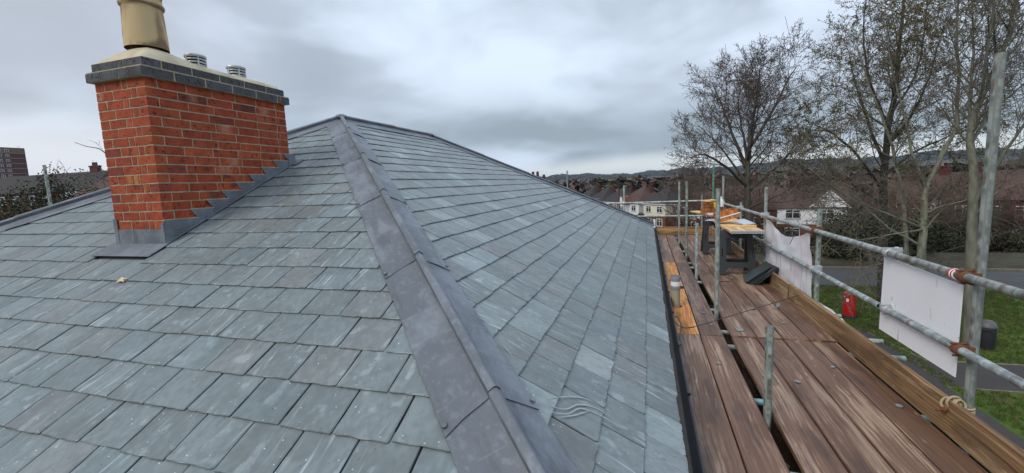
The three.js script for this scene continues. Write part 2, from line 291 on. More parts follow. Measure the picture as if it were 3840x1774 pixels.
const polyArea = p => { let a = 0; for (let i = 0; i < p.length; i++) { const q = p[(i + 1) % p.length]; a += p[i][0] * q[1] - q[0] * p[i][1]; } return a / 2; };
const slates = [];
const SL = 0.30;
function addSlate(f, u0, u1, sT, clips, col) {
  const g = 0.0042, j = e => rr(-e, e), c1 = rr(0.003, 0.014), c2 = rr(0.003, 0.014), a = u0 + g, b = u1 - g;
  const tl = j(0.004), t0 = sT + tl + j(0.003), t1 = sT + tl + j(0.003);
  let p = [[a, sT - SL], [b, sT - SL], [b + j(0.0018), sT - SL * 0.62], [b + j(0.0022), sT - SL * 0.3], [b, t1 - c1], [b - c1 * rr(0.5, 1), t1]];
  for (let k = 1; k < 8; k++) p.push([lerp(b, a, k / 8) + j(0.009), lerp(t1, t0, k / 8) + j(0.003)]);
  p.push([a + c2 * rr(0.5, 1), t0], [a, t0 - c2], [a + j(0.0022), sT - SL * 0.3], [a + j(0.0018), sT - SL * 0.62]);
  for (const c of clips) p = clipPoly(p, ...c);
  if (p.length < 3 || Math.abs(polyArea(p)) < 0.002) return;
  let cu = 0, cs = 0; for (const q of p) { cu += q[0]; cs += q[1]; } cu /= p.length; cs /= p.length;
  const lift = rr(0, 0.0035), skew = j(0.0022), top = (u, s) => 0.005 + lift + 0.0135 * (1 - (sT - s) / SL) + skew * (u - cu) / 0.3;
  const org = onPlane(f, cu, cs, 0), n = p.length, pos = [], uv = [], cl = [], ou = rr(0, 8), ov = rr(0, 8);
  const inner = p.map(q => { const dx = cu - q[0], dy = cs - q[1], d = Math.hypot(dx, dy), m = Math.min(rr(0.003, 0.009), d * 0.4) / d; return [q[0] + dx * m, q[1] + dy * m]; });
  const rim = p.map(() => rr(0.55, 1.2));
  const put = (q, h, k) => { const w = onPlane(f, q[0], q[1], h).sub(org); pos.push(w.x, w.y, w.z); uv.push(q[0] / 2 + ou, q[1] / 2 + ov); cl.push(col[0] * k, col[1] * k, col[2] * k); };
  const ctr = [cu, cs];
  for (let i = 0; i < n; i++) {
    const k = (i + 1) % n, P = p[i], Q = p[k], I = inner[i], J = inner[k], hP = top(...P), hQ = top(...Q);
    put(ctr, top(...ctr), 1); put(J, top(...J), 1); put(I, top(...I), 1);
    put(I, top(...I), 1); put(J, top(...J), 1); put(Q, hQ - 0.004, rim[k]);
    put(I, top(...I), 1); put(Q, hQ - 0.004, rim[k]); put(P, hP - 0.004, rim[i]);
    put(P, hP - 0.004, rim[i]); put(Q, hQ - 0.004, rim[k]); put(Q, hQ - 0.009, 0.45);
    put(P, hP - 0.004, rim[i]); put(Q, hQ - 0.009, 0.45); put(P, hP - 0.009, 0.45);  // side faces darker: damp chipped edge plus gap shade put into the colour
  }
  const ge = new THREE.BufferGeometry(); ge.setAttribute('position', new THREE.Float32BufferAttribute(pos, 3)); ge.setAttribute('uv', new THREE.Float32BufferAttribute(uv, 2)); ge.setAttribute('color', new THREE.Float32BufferAttribute(cl, 3)); ge.computeVertexNormals();
  const c = org.clone().project(camera), D = org.distanceTo(camera.position), seen = c.z < 1 && Math.abs(c.x) < 1.06 && Math.abs(c.y) < 1.1;
  const facing = Math.abs(camera.position.clone().sub(org).normalize().dot(f.N));
  slates.push({ ge, org, size: seen ? Math.abs(polyArea(p)) * facing / (D * D) : 0 });
}
const CH = { x0: -4.905, x1: -4.255, z0: -2.85, z1: -4.42, top: 1.092 + EYE };
{
  const cF = Math.cos(fF), sF = Math.sin(fF), sR = Math.sin(fR);
  const chS0 = (CH.z1 - AZ) / cF, chS1 = (CH.z0 - AZ) / cF;
  const shade = () => { const v = rr(0.92, 1.08), t = rnd(); return t < 0.12 ? [v * 1.01, v * 0.98, v * 0.97] : t < 0.2 ? [v * 0.92, v * 0.98, v * 1.0] : [v * 0.975, v, v]; };
  for (let i = 0; i < 23; i++) {                     // front slope
    const s = 0.475 + i * 0.2435; if (s > 5.92) break;
    const half = kR * s * sF, off = (i % 2) * 0.15 + rr(-0.012, 0.012);
    let u = AX - half - 0.4 + ((off - (AX - half - 0.4)) % 0.302 + 0.302) % 0.302;
    for (; u < AX + half + 0.35; u += 0.302) {
      const clips = [[1, -kR * sF, AX - 0.03], [-1, -kR * sF, -AX - 0.03]];
      const ov = s > chS0 - 0.02 && s - SL < chS1 - 0.02 && u + 0.302 > CH.x0 - 0.04 && u < CH.x1 + 0.04;
      if (ov) { if (u + 0.151 < (CH.x0 + CH.x1) / 2) clips.push([1, 0, CH.x0 - 0.02]); else clips.push([-1, 0, -CH.x1 - 0.02]); }
      const apr = !ov && s > chS1 - 0.05 && s - SL < chS1;
      let c = shade(); const nearCh = u > CH.x1 - 0.1 && u < CH.x1 + 1.3 && s < chS1 + 0.2 && s > chS0 - 0.1; if (nearCh && rnd() < 0.35) c = [c[0] * 0.95, c[1] * 0.91, c[2] * 0.88];
      addSlate(FRONT, u, u + 0.302 , s, clips, c);
    }
  }
  for (let i = 0; i < 24; i++) {                     // side slope
    const s = Math.min(0.361 + i * 0.2365, DROP / sR + 0.012); if (0.361 + i * 0.2365 > DROP / sR + 0.15) break;
    const d = s * sR, uN = -(AZ + kF * d), uF = -(BZ - kB * d), off = (i % 2) * 0.16 + rr(-0.012, 0.012);
    let u = uN - 0.4 + ((off - (uN - 0.4)) % 0.318 + 0.318) % 0.318;
    for (; u < uF + 0.35; u += 0.318) {
      const clips = [[-1, -kF * sR, AZ - 0.03], [1, -kB * sR, -BZ - 0.03]];
      let c = shade(); const t = rnd(); if (t < 0.09) c = c.map(v => v * 1.25); else if (t < 0.13) c = c.map(v => v * 1.42);
      addSlate(SIDE, u, u + 0.318, s, clips, c);
    }
  }
  slates.sort((a, b) => b.size - a.size);
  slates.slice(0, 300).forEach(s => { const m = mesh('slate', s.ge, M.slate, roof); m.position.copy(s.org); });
  const rest = slates.slice(300).map(s => { s.ge.translate(s.org.x, s.org.y, s.org.z); return s.ge; });
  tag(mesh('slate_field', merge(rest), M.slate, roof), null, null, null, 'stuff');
}
// lead rolls: a sheet on each side of the line and a round roll over it, in lengths that lap
function leadRun(P0, P1, N1, N2, w1, w2, marks, r = 0.03) {
  const D = P1.clone().sub(P0), L = D.length(); D.normalize();
  const up = N1.clone().add(N2).normalize();
  let F1 = new THREE.Vector3().crossVectors(D, N1).normalize(), F2 = new THREE.Vector3().crossVectors(N2, D).normalize();
  if (F1.dot(N2) > 0) F1.negate(); if (F2.dot(N1) > 0) F2.negate();
  const cuts = [0, ...marks, L];
  for (let k = 0; k < cuts.length - 1; k++) {
    const t0 = Math.max(0, cuts[k] - 0.02), t1 = cuts[k + 1] + (k < cuts.length - 2 ? 0.09 : 0), n = 7, loopN = [], rows = [];
    const ph = rr(0, 6);
    for (let i = 0; i <= n; i++) {
      const q = i / n, t = lerp(t0, t1, q), lift = 0.002 + 0.007 * q * q, c = P0.clone().addScaledVector(D, t), e1 = rr(-0.0025, 0.0025), e2 = rr(-0.0025, 0.0025);
      const wv = 0.0045 * Math.sin(ph + q * 9);
      const top = [], h = 0.03 + lift, cr = c.clone().addScaledVector(up, 0.062 + lift), W1 = w1 + e1, W2 = w2 + e2, lap = i === n ? 1 : 0;
      top.push(c.clone().addScaledVector(F1, W1).addScaledVector(N1, h - 0.006).addScaledVector(D, lap * 0.07));
      top.push(c.clone().addScaledVector(F1, W1 * 0.6).addScaledVector(N1, h + wv).addScaledVector(D, lap * 0.035));
      top.push(c.clone().addScaledVector(F1, r * 0.7).addScaledVector(N1, h + 0.002));
      const a1 = F1.clone().addScaledVector(up, -0.95).normalize(), a2 = F2.clone().addScaledVector(up, -0.95).normalize();
      for (let m = 0; m <= 8; m++) { const f = m / 8, w = f < 0.5 ? a1.clone().lerp(up, f * 2) : up.clone().lerp(a2, f * 2 - 1); top.push(cr.clone().addScaledVector(w.normalize(), r * (1 + 0.06 * q))); }
      top.push(c.clone().addScaledVector(F2, r * 0.7).addScaledVector(N2, h + 0.002));
      top.push(c.clone().addScaledVector(F2, W2 * 0.6).addScaledVector(N2, h - wv).addScaledVector(D, lap * 0.035));
      top.push(c.clone().addScaledVector(F2, W2).addScaledVector(N2, h - 0.006).addScaledVector(D, lap * 0.07));
      const bot = top.map(p => p.clone().addScaledVector(up, -0.005)).reverse();
      rows.push([...top, ...bot]);
    }
    const m = rows[0].length, nt = m / 2, pos = [], uv = []; let acc = [0]; for (let i = 1; i < m; i++) acc.push(acc[i - 1] + rows[0][i].distanceTo(rows[0][i - 1]));
    const flip = new THREE.Vector3().crossVectors(rows[0][1].clone().sub(rows[0][0]), rows[1][0].clone().sub(rows[0][0])).dot(up) < 0;
    const ou = rr(0, 5);
    const tri = (A, B, C, ua, ub, uc) => { const s = flip ? [[A, ua], [C, uc], [B, ub]] : [[A, ua], [B, ub], [C, uc]]; for (const [p, w] of s) { pos.push(p.x, p.y, p.z); uv.push(w[0], w[1]); } };
    for (let i = 0; i < n; i++) for (let j = 0; j < m; j++) { const j2 = (j + 1) % m, A = rows[i][j], B = rows[i][j2], C = rows[i + 1][j], E = rows[i + 1][j2], ua = [acc[j] + ou, i / n * (t1 - t0)], ub = [acc[j2] + ou, i / n * (t1 - t0)], uc = [acc[j] + ou, (i + 1) / n * (t1 - t0)], ue = [acc[j2] + ou, (i + 1) / n * (t1 - t0)]; tri(A, B, C, ua, ub, uc); tri(B, E, C, ub, ue, uc); }
    for (const [row, f] of [[rows[0], 1], [rows[n], -1]]) for (let j = 0; j < nt - 1; j++) { const A = row[j], B = row[j + 1], C = row[m - 1 - j], E = row[m - 2 - j]; tri(A, f > 0 ? C : B, f > 0 ? B : C, [0, 0], [0, 0], [0, 0]); tri(B, f > 0 ? C : E, f > 0 ? E : C, [0, 0], [0, 0], [0, 0]); }
    const g = new THREE.BufferGeometry(); g.setAttribute('position', new THREE.Float32BufferAttribute(pos, 3)); g.setAttribute('uv', new THREE.Float32BufferAttribute(uv, 2)); g.computeVertexNormals();
    // smooth the roll: average normals of coincident vertices with a small angle between them
    const np = g.attributes.position, nn = g.attributes.normal, map = new Map();
    for (let i = 0; i < np.count; i++) { const key = [np.getX(i), np.getY(i), np.getZ(i)].map(v => v.toFixed(4)).join(); (map.get(key) || map.set(key, []).get(key)).push(i); }
    const old = nn.array.slice(); for (const l of map.values()) for (const i of l) { let x = 0, y = 0, z = 0; for (const k2 of l) { const d = old[3 * i] * old[3 * k2] + old[3 * i + 1] * old[3 * k2 + 1] + old[3 * i + 2] * old[3 * k2 + 2]; if (d > 0.6) { x += old[3 * k2]; y += old[3 * k2 + 1]; z += old[3 * k2 + 2]; } } const q = Math.hypot(x, y, z) || 1; nn.setXYZ(i, x / q, y / q, z / q); }
    mesh('lead_roll', g, M.lead, roof);
  }
}
{
  const A = V(AX, AY, AZ), B = V(AX, AY, BZ), NL = V(-Math.sin(fR), Math.cos(fR), 0), fB = Math.atan(1 / kB), NB = V(0, Math.cos(fB), -Math.sin(fB));
  const along = (P, dx, dz) => P.clone().add(V(dx * DROP, -DROP, dz * DROP));
  const m135 = L => { const o = []; for (let t = 1.3; t < L - 0.5; t += 1.35) o.push(t); return o; };
  leadRun(A, along(A, kR, kF), FRONT.N, SIDE.N, 0.243, 0.213, [0.87, 2.25, 3.56, 4.885, 6.23]);
  leadRun(A, along(A, -kR, kF), FRONT.N, NL, 0.22, 0.2, m135(DROP * 2.96));
  leadRun(B, along(B, kR, -kB), SIDE.N, NB, 0.2, 0.2, m135(DROP * 2.9));
  leadRun(A.clone().add(V(0, 0, 0.03)), B.clone().add(V(0, 0, -0.03)), SIDE.N, NL, 0.2, 0.2, [1.5]);
  // fixing clips on the lap edges of the near hip
  const D = along(A, kR, kF).sub(A).normalize(), F1 = new THREE.Vector3().crossVectors(D, FRONT.N).normalize(), F2 = new THREE.Vector3().crossVectors(SIDE.N, D).normalize();
  if (F1.dot(SIDE.N) > 0) F1.negate(); if (F2.dot(FRONT.N) > 0) F2.negate();
  for (const t of [2.25, 3.56, 4.885, 6.23]) for (const [F, N, w] of [[F1, FRONT.N, 0.243], [F2, SIDE.N, 0.213]]) {
    const c = A.clone().addScaledVector(D, t + 0.11).addScaledVector(F, w - 0.012).addScaledVector(N, 0.043);
    const g = new THREE.CylinderGeometry(0.013, 0.015, 0.005, 7); g.applyQuaternion(new THREE.Quaternion().setFromUnitVectors(V(0, 1, 0), N)); g.translate(c.x, c.y, c.z); mesh('lead_clip', boxUV(g, 1), M.lead, roof);
  }
  // saddle of beaten lead where ridge and hips meet
  for (const P of [A, B]) { const g = new THREE.SphereGeometry(0.075, 14, 8); g.scale(1.25, 0.62, 1.25); g.translate(P.x, P.y + 0.055, P.z); mesh('lead_saddle', boxUV(g, 1), M.lead, roof); }
}
// lime smears dragged over the slates beside the hip: thin raised ribbons of dried lime
{
  const lime = std({ color: rgb(0.34, 0.37, 0.385), roughness: 0.95 });
  const hit = (u, v) => { const d = at(u, v, 1).sub(camera.position); const t = SIDE.O.clone().sub(camera.position).dot(SIDE.N) / d.dot(SIDE.N); const w = camera.position.clone().addScaledVector(d, t).sub(SIDE.O); return [w.dot(SIDE.U), w.dot(SIDE.S)]; };
  const strokes = [[[2045, 1535], [2110, 1548], [2165, 1530], [2230, 1545], [2330, 1612]], [[2050, 1560], [2120, 1566], [2170, 1545], [2240, 1570], [2330, 1625]], [[2050, 1510], [2120, 1500], [2190, 1508], [2240, 1535]], [[1880, 1300], [1900, 1330], [1915, 1345]], [[2080, 1580], [2150, 1570], [2200, 1555]]];
  for (const [st, dv] of strokes.map(q => [q, 0])) {
    const q = st.map(p => hit(p[0] + dv * 0.6, p[1] + dv)), cv = new THREE.CatmullRomCurve3(q.map(p => V(p[0], p[1], 0))), pos = [], n = 26; let prev = null;
    for (let i = 0; i <= n; i++) { const p = cv.getPoint(i / n), t = cv.getTangent(i / n), w = 0.0038 * (0.25 + Math.sin(Math.PI * i / n)) * (0.7 + 0.6 * hash2(i >> 1, st.length, 4)), a = onPlane(SIDE, p.x - t.y * w, p.y + t.x * w, 0.0235), b = onPlane(SIDE, p.x + t.y * w, p.y - t.x * w, 0.0235); if (prev) { const [pa, pb] = prev; for (const v of [pa, b, a, pa, pb, b]) pos.push(v.x, v.y, v.z); } prev = [a, b]; }
    const g = new THREE.BufferGeometry(); g.setAttribute('position', new THREE.Float32BufferAttribute(pos, 3)); g.computeVertexNormals(); mesh('lime_smear', g, lime, roof);
  }
}
// walls, fascia, gutter
{
  const wx = AX - kR * DROP + 0.3, ex = EX - 0.22, fz = AZ + kF * DROP - 0.3, bz = BZ - kB * DROP + 0.3, h = EAVE - 0.13;
  mesh('wall', boxUV(box(ex - wx, h, fz - bz, (ex + wx) / 2, h / 2, (fz + bz) / 2), 3), M.houseBrick, house);
  const L0 = AZ + kF * DROP, L1 = BZ - kB * DROP, gx = 0.2, gy = EAVE - 0.035, R = 0.062;
  const parts = (z0, z1, name) => {
    const s = new THREE.Shape(); s.absarc(0, 0, R, Math.PI, 2 * Math.PI, false); s.absarc(R + 0.004, 0, 0.006, Math.PI, 0, true); s.lineTo(R - 0.004, 0); s.absarc(0, 0, R - 0.004, 2 * Math.PI, Math.PI, true); s.closePath();
    const g = new THREE.ExtrudeGeometry(s, { depth: z0 - z1, bevelEnabled: false, curveSegments: 14 }); g.translate(gx, gy, z1); return mesh(name, g, M.gutter, house);
  };
  const cuts = [L0, -3.95, -7.9, -11.6, L1];
  for (let k = 0; k < cuts.length - 1; k++) parts(cuts[k] - 0.004, cuts[k + 1] + 0.004, 'gutter');
  const sg = new THREE.Shape(); sg.absarc(0, 0, 0.0565, Math.PI * 1.2, Math.PI * 1.62, false); sg.closePath();
  const silt = new THREE.ExtrudeGeometry(sg, { depth: L0 - L1 - 0.1, bevelEnabled: false, curveSegments: 10 }); silt.translate(gx, gy, L1 + 0.05); mesh('gutter_silt', boxUV(silt, 1), M.silt, house);
  for (const z of [-2.1, -3.0, -3.95, -4.9, -5.8, -6.8, -7.9, -8.8, -9.7, -10.7, -11.6, -12.6]) {
    const joint = [-3.95, -7.9, -11.6].includes(z), s = new THREE.Shape(); const w = joint ? 0.009 : 0.006; s.absarc(0, 0, R + w, Math.PI, 2 * Math.PI + 0.35, false); s.absarc(0, 0, R - 0.0005, 2 * Math.PI + 0.35, Math.PI, true); s.closePath();
    const g = new THREE.ExtrudeGeometry(s, { depth: joint ? 0.09 : 0.025, bevelEnabled: false, curveSegments: 12 }); g.translate(gx, gy, z);
    mesh('gutter_clip', merge([g, box(0.022, 0.012, joint ? 0.09 : 0.02, gx + R + 0.006, gy + 0.012, z + 0.015)]), M.gutter, house);
  }
  mesh('fascia', boxUV(box(0.022, 0.17, L0 - L1, EX - 0.04, EAVE - 0.1, (L0 + L1) / 2), 2), M.gutter, house);
}
// ---- chimney
{
  const { x0, x1, z0, z1, top } = CH, base = EAVE + 0.3, mor = 0.003;
  const chimney = mesh('chimney', boxUV(box(x1 - x0 - 2 * mor, top - base, z0 - z1 - 2 * mor, (x0 + x1) / 2, (top + base) / 2, (z0 + z1) / 2), 1), M.mortar, house);
  const roofAt = z => AY - (z - AZ) / kF;
  function brick(ax, len, h, dep, cx, cy, cz, col, name = 'brick', spot) {      // ax: 'x' or 'z' is the long way
    const g = ax === 'x' ? new THREE.BoxGeometry(len, h, dep, 4, 2, 1) : new THREE.BoxGeometry(dep, h, len, 1, 2, 4);
    const p = g.attributes.position, cl = [];
    for (let i = 0; i < p.count; i++) {
      let c = col; const t = (ax === 'x' ? p.getX(i) : p.getZ(i)) / len + 0.5;
      if (spot && Math.abs(t - spot.t) < 0.2) c = mix3(col, spot.c, spot.k * (0.6 + 0.4 * hash2(i, 3, 7)));
      const v = 0.9 + 0.2 * hash2(Math.round(p.getX(i) * 400) + 900, Math.round(p.getY(i) * 400) * 7 + Math.round(p.getZ(i) * 400) + 900, Math.floor(cy * 999));
      cl.push(c[0] * v, c[1] * v, c[2] * v);
      const e = 0.0024; p.setXYZ(i, p.getX(i) + (hash2(Math.round(p.getX(i) * 999) + 50, Math.round(p.getY(i) * 999) + Math.round(p.getZ(i) * 999) + 77, Math.floor(cy * 1e4 + cz * 1e3)) - 0.5) * e, p.getY(i) + (hash2(Math.round(p.getX(i) * 999) + 51, Math.round(p.getY(i) * 999) + Math.round(p.getZ(i) * 999) + 79, Math.floor(cy * 1e4 + cx * 1e3)) - 0.5) * e * 1.6, p.getZ(i) + (hash2(Math.round(p.getX(i) * 999) + 57, Math.round(p.getY(i) * 999) + Math.round(p.getZ(i) * 999) + 97, Math.floor(cy * 1e4)) - 0.5) * e);
    }
    g.setAttribute('color', new THREE.Float32BufferAttribute(cl, 3)); g.computeVertexNormals(); boxUV(g, 1, rr(0, 3), rr(0, 3)); 
    const m = mesh(name, g, M.brick, chimney); m.position.set(cx, cy, cz); return m;
  }
  const red = () => { const v = rr(0.88, 1.1), t = rnd(); return t < 0.05 ? [0.27 * v, 0.05 * v, 0.028 * v] : t < 0.45 ? [0.43 * v, 0.085 * v, 0.026 * v] : [0.39 * v, 0.066 * v, 0.023 * v]; };
  const spotOf = () => { const t = rnd(); return t < 0.035 ? { t: rr(0.2, 0.8), c: [0.55, 0.25, 0.05], k: 0.9 } : t < 0.06 ? { t: rr(0.3, 0.7), c: [0.05, 0.03, 0.03], k: 0.75 } : t < 0.1 ? { t: rr(0.2, 0.8), c: [0.55, 0.3, 0.2], k: 0.6 } : null; };
  const BH = 0.0735, JT = 0.0122, depth = 0.1, pr = 0.0008;
  function course(yc, widthsF, widthsS, col, name, X0, X1, Z0, Z1, skipLow) {
    // front and back faces
    const sumF = widthsF.reduce((a, b) => a + b, 0), gF = ((X1 - X0) - sumF) / (widthsF.length - 1);
    for (const [zf, sgn] of [[Z0, 1], [Z1, -1]]) { let x = X0; widthsF.forEach((w, i) => { if (skipLow || yc > roofAt(zf) - 0.06) brick('x', w, BH, depth, x + w / 2, yc, zf - sgn * depth / 2 + sgn * rr(0, pr), col(), name, spotOf()); x += w + gF; }); }
    const len = Z0 - Z1 - 2 * depth - 0.006, sumS = widthsS.reduce((a, b) => a + b, 0), gS = (Z0 - Z1 - sumS) / (widthsS.length - 1);
    for (const [xf, sgn] of [[X1, 1], [X0, -1]]) {
      let z = Z0; widthsS.forEach((w, i) => {
        const last = i === widthsS.length - 1; let a = z, b = z - w; z -= w + gS;
        if (i === 0) a = Z0 - depth - 0.001; if (last) b = Z1 + depth + 0.001;
        if (a - b < 0.012) return; if (!skipLow && yc < roofAt((a + b) / 2) - 0.09) return;
        brick('z', a - b, BH, depth, xf - sgn * depth / 2 + sgn * rr(0, pr), yc, (a + b) / 2, col(), name, spotOf());
      });
    }
  }
  const W = x1 - x0, D = z0 - z1;
  for (let k = 0; k < 24; k++) {
    const yc = top - JT / 2 - BH / 2 - k * 0.0857; if (yc < roofAt(z0) - 0.02) break;
    const wF = k % 2 === 0 ? [0.112, 0.211, 0.06, 0.2235] : [0.211, 0.2235, 0.062, 0.1125];
    const nS = 7, st = (D - nS * JT) / 7.0;
    const wS = k % 2 === 0 ? [0.1, ...Array(5).fill((D - 0.2 - 6 * JT) / 5.15), 0.144] : [...Array(5).fill((D - 0.1 - 5 * JT) / 5.12).map((w, i) => w + (i % 2 ? 0.004 : -0.003)), 0.134];
    course(yc, wF, wS, red, 'brick', x0, x1, z0, z1, false);
  }
  // two courses of blue engineering brick, corbelled
  const blue = () => { const v = rr(0.85, 1.15); return [0.1 * v, 0.107 * v, 0.122 * v]; };
  const lo = 0.042, up = 0.004;
  const cap = (y, o, wF, wS) => {
    const g = box(W + 2 * o - 0.008, BH + 0.0092, D + 2 * o - 0.008, (x0 + x1) / 2, y, (z0 + z1) / 2); mesh('mortar_bed', boxUV(g, 1), M.mortar, chimney);
    course(y, wF, wS, blue, 'cap_brick', x0 - o, x1 + o, z0 + o, z1 - o, true);
  };
  const y1 = top + BH / 2 + 0.004, y2 = y1 + BH + 0.016;
  cap(y1, lo, [0.2, 0.215, 0.103, 0.1825], [0.275, 0.285, 0.28, 0.28, 0.28, 0.17]);
  mesh('mortar_bed', boxUV(box(W + 2 * lo - 0.012, 0.009, D + 2 * lo - 0.012, (x0 + x1) / 2, (y1 + y2) / 2, (z0 + z1) / 2), 1), M.mortar, chimney);
  cap(y2, up, [0.103, 0.22, 0.062, 0.24], [0.16, 0.265, 0.275, 0.275, 0.27, 0.25]);
  // flaunching: domed sand mortar
  const fy = y2 + BH / 2 - 0.002, nx = 18, nz = 36, fx0 = x0 + 0.006, fx1 = x1 - 0.006, fz0 = z0 - 0.006, fz1 = z1 + 0.006, potZ = -3.13, potX = -4.575;
  const fp = [], fi = [], fu = [];
  const fh = (x, z) => { const ex = Math.min(x - fx0, fx1 - x), ez = Math.min(fz0 - z, z - fz1), e = Math.min(ex, ez * 1.0); const d = Math.hypot(x - potX, z - potZ); return fy + 0.012 + 0.125 * Math.pow(clamp(e / 0.33), 0.6) + 0.075 * Math.exp(-Math.pow(d / 0.27, 2)) * clamp(e / 0.1) + 0.008 * (fbm(x * 9 + 50, z * 9 + 50, 999, 999, 7, 3) - 0.5); };
  for (let j = 0; j <= nz; j++) for (let i = 0; i <= nx; i++) { const x = lerp(fx0, fx1, i / nx), z = lerp(fz0, fz1, j / nz); fp.push(x, (i === 0 || j === 0 || i === nx || j === nz) ? fy : fh(x, z), z); fu.push(x, z); }
  for (let j = 0; j < nz; j++) for (let i = 0; i < nx; i++) { const a = j * (nx + 1) + i, b = a + nx + 1; fi.push(a, a + 1, b, a + 1, b + 1, b); }
  const fg = new THREE.BufferGeometry(); fg.setAttribute('position', new THREE.Float32BufferAttribute(fp, 3)); fg.setAttribute('uv', new THREE.Float32BufferAttribute(fu, 2)); fg.setIndex(fi); fg.computeVertexNormals(); mesh('flaunching', fg, M.flaunch, chimney);
  // clay pot
  const L = (pts, n = 40) => new THREE.LatheGeometry(pts.map(p => new THREE.Vector2(p[0], p[1])), n);
  const py = fh(potX, potZ) - 0.03;
  const pot = L([[0.172, 0], [0.17, 0.1], [0.158, 0.36], [0.157, 0.375], [0.172, 0.385], [0.176, 0.4], [0.17, 0.415], [0.159, 0.425], [0.158, 0.47], [0.165, 0.5], [0.19, 0.525], [0.203, 0.545], [0.203, 0.57], [0.19, 0.585], [0.178, 0.6], [0.178, 0.7], [0.15, 0.7], [0.148, 0.45], [0.15, 0.05]]);
  pot.translate(potX, py, potZ); mesh('chimney_pot', pot, M.clay, chimney);
  const cowl = L([[0.186, 0], [0.19, 0.03], [0.184, 0.04], [0.184, 0.12], [0.1, 0.2], [0.001, 0.22]], 28); cowl.translate(potX, py + 0.615, potZ); mesh('pot_cowl', cowl, M.sootAndShade, chimney);
  for (const cz of [-3.6, -4.08]) {                 // louvred metal flue vents
    const vy = fh(potX, cz) - 0.075, r = 0.088, gs = [];
    for (let k = 0; k < 4; k++) { const g = L([[r - 0.012, 0.03 + k * 0.032], [r, 0.03 + k * 0.032], [r + 0.002, 0.044 + k * 0.032], [r - 0.012, 0.05 + k * 0.032]], 24); g.translate(potX, vy, cz); gs.push(g); }
    const capg = L([[r, 0.152], [r + 0.012, 0.156], [r + 0.013, 0.176], [r, 0.184], [0.001, 0.19]], 28); capg.translate(potX, vy, cz); gs.push(capg);
    for (let k = 0; k < 5; k++) { const a = k * 1.2566 + 0.4; gs.push(box(0.012, 0.16, 0.012, potX + Math.cos(a) * (r + 0.001), vy + 0.09, cz + Math.sin(a) * (r + 0.001))); }
    const v = mesh('flue_vent', merge(gs), M.zinc, chimney); const core = new THREE.CylinderGeometry(r - 0.016, r - 0.016, 0.16, 18); core.translate(potX, vy + 0.085, cz); mesh('vent_core', core, M.sootAndShade, chimney);
  }
  // stepped lead flashing on the side, apron at the front, upstand at the back
  const sg = new THREE.Shape(), pts = [], lines = []; for (let k = 0; k < 24; k++) lines.push(top - k * 0.0857);
  const zOf = y => AZ + (AY - y) * kF;              // roof height y is met at this z
  const asc = lines.filter(y => y > roofAt(z0) + 0.19 && y < roofAt(z1) + 0.17).reverse();
  pts.push([z0 + 0.004, roofAt(z0) + 0.012]); pts.push([z0 + 0.004, asc[0] - 0.004]);
  asc.forEach((y, i) => { const zl = i === 0 ? z0 + 0.004 : zOf(y - 0.205), zr = i === asc.length - 1 ? z1 : zOf(y + 0.0857 - 0.205) - 0.075; if (i) pts.push([zl, y - 0.004]); pts.push([Math.max(zr, z1), y - 0.004]); });
  pts.push([z1, roofAt(z1) + 0.012]);
  sg.setFromPoints(pts.map(p => new THREE.Vector2(-p[0], p[1])));
  const st = new THREE.ExtrudeGeometry(sg, { depth: 0.005, bevelEnabled: false }); st.rotateY(Math.PI / 2);   // shape x -> -z ; depth -> +x
  st.translate(x1 + 0.0045, 0, 0); mesh('step_flashing', boxUV(st, 1), M.lead, chimney);
  const rim = []; asc.forEach((y, i) => { const zl = i === 0 ? z0 : zOf(y - 0.205), zr = Math.max(i === asc.length - 1 ? z1 : zOf(y - 0.12) - 0.075, z1); rim.push(box(0.016, 0.01, zl - zr, x1 + 0.0035, y + 0.002, (zl + zr) / 2)); }); mesh('pointing', boxUV(merge(rim), 1), M.mortar, chimney);
  const lay = (f, u0, u1, s0, s1, h, t, name) => { const g = box(u1 - u0, t, s1 - s0); g.applyMatrix4(new THREE.Matrix4().makeBasis(f.U, f.N, f.S)); const c = onPlane(f, (u0 + u1) / 2, (s0 + s1) / 2, h); g.translate(c.x, c.y, c.z); return mesh(name, boxUV(g, 1), M.lead, chimney); };
  const cF = Math.cos(fF), sA = (z1 - AZ) / cF, sB = (z0 - AZ) / cF;
  lay(FRONT, x1, x1 + 0.03, sA, sB + 0.03, 0.027, 0.006, 'side_soaker'); lay(FRONT, x0 - 0.03, x0, sA, sB + 0.03, 0.027, 0.006, 'side_soaker');
  lay(FRONT, x0 - 0.07, x1 + 0.04, sB, sB + 0.2, 0.028, 0.005, 'apron_flashing');
  lay(FRONT, x0 - 0.08, x1 + 0.1, sA - 0.16, sA, 0.03, 0.006, 'back_gutter_lead');
  mesh('front_flashing', boxUV(box(W + 0.016, 0.155, 0.006, (x0 + x1) / 2, roofAt(z0) + 0.085, z0 + 0.0065), 1), M.lead, chimney);
  mesh('corner_flashing', boxUV(box(0.05, 0.25, 0.006, x0 + 0.018, roofAt(z0) + 0.14, z0 + 0.0105), 1), M.lead, chimney);
  mesh('corner_flashing', boxUV(box(0.035, 0.2, 0.006, x1 - 0.008, roofAt(z0) + 0.115, z0 + 0.0105), 1), M.lead, chimney);
  mesh('back_upstand', boxUV(box(0.012, 0.16, 0.11, x1 + 0.012, roofAt(z1) + 0.075, z1 - 0.02), 1), M.lead, chimney);
}
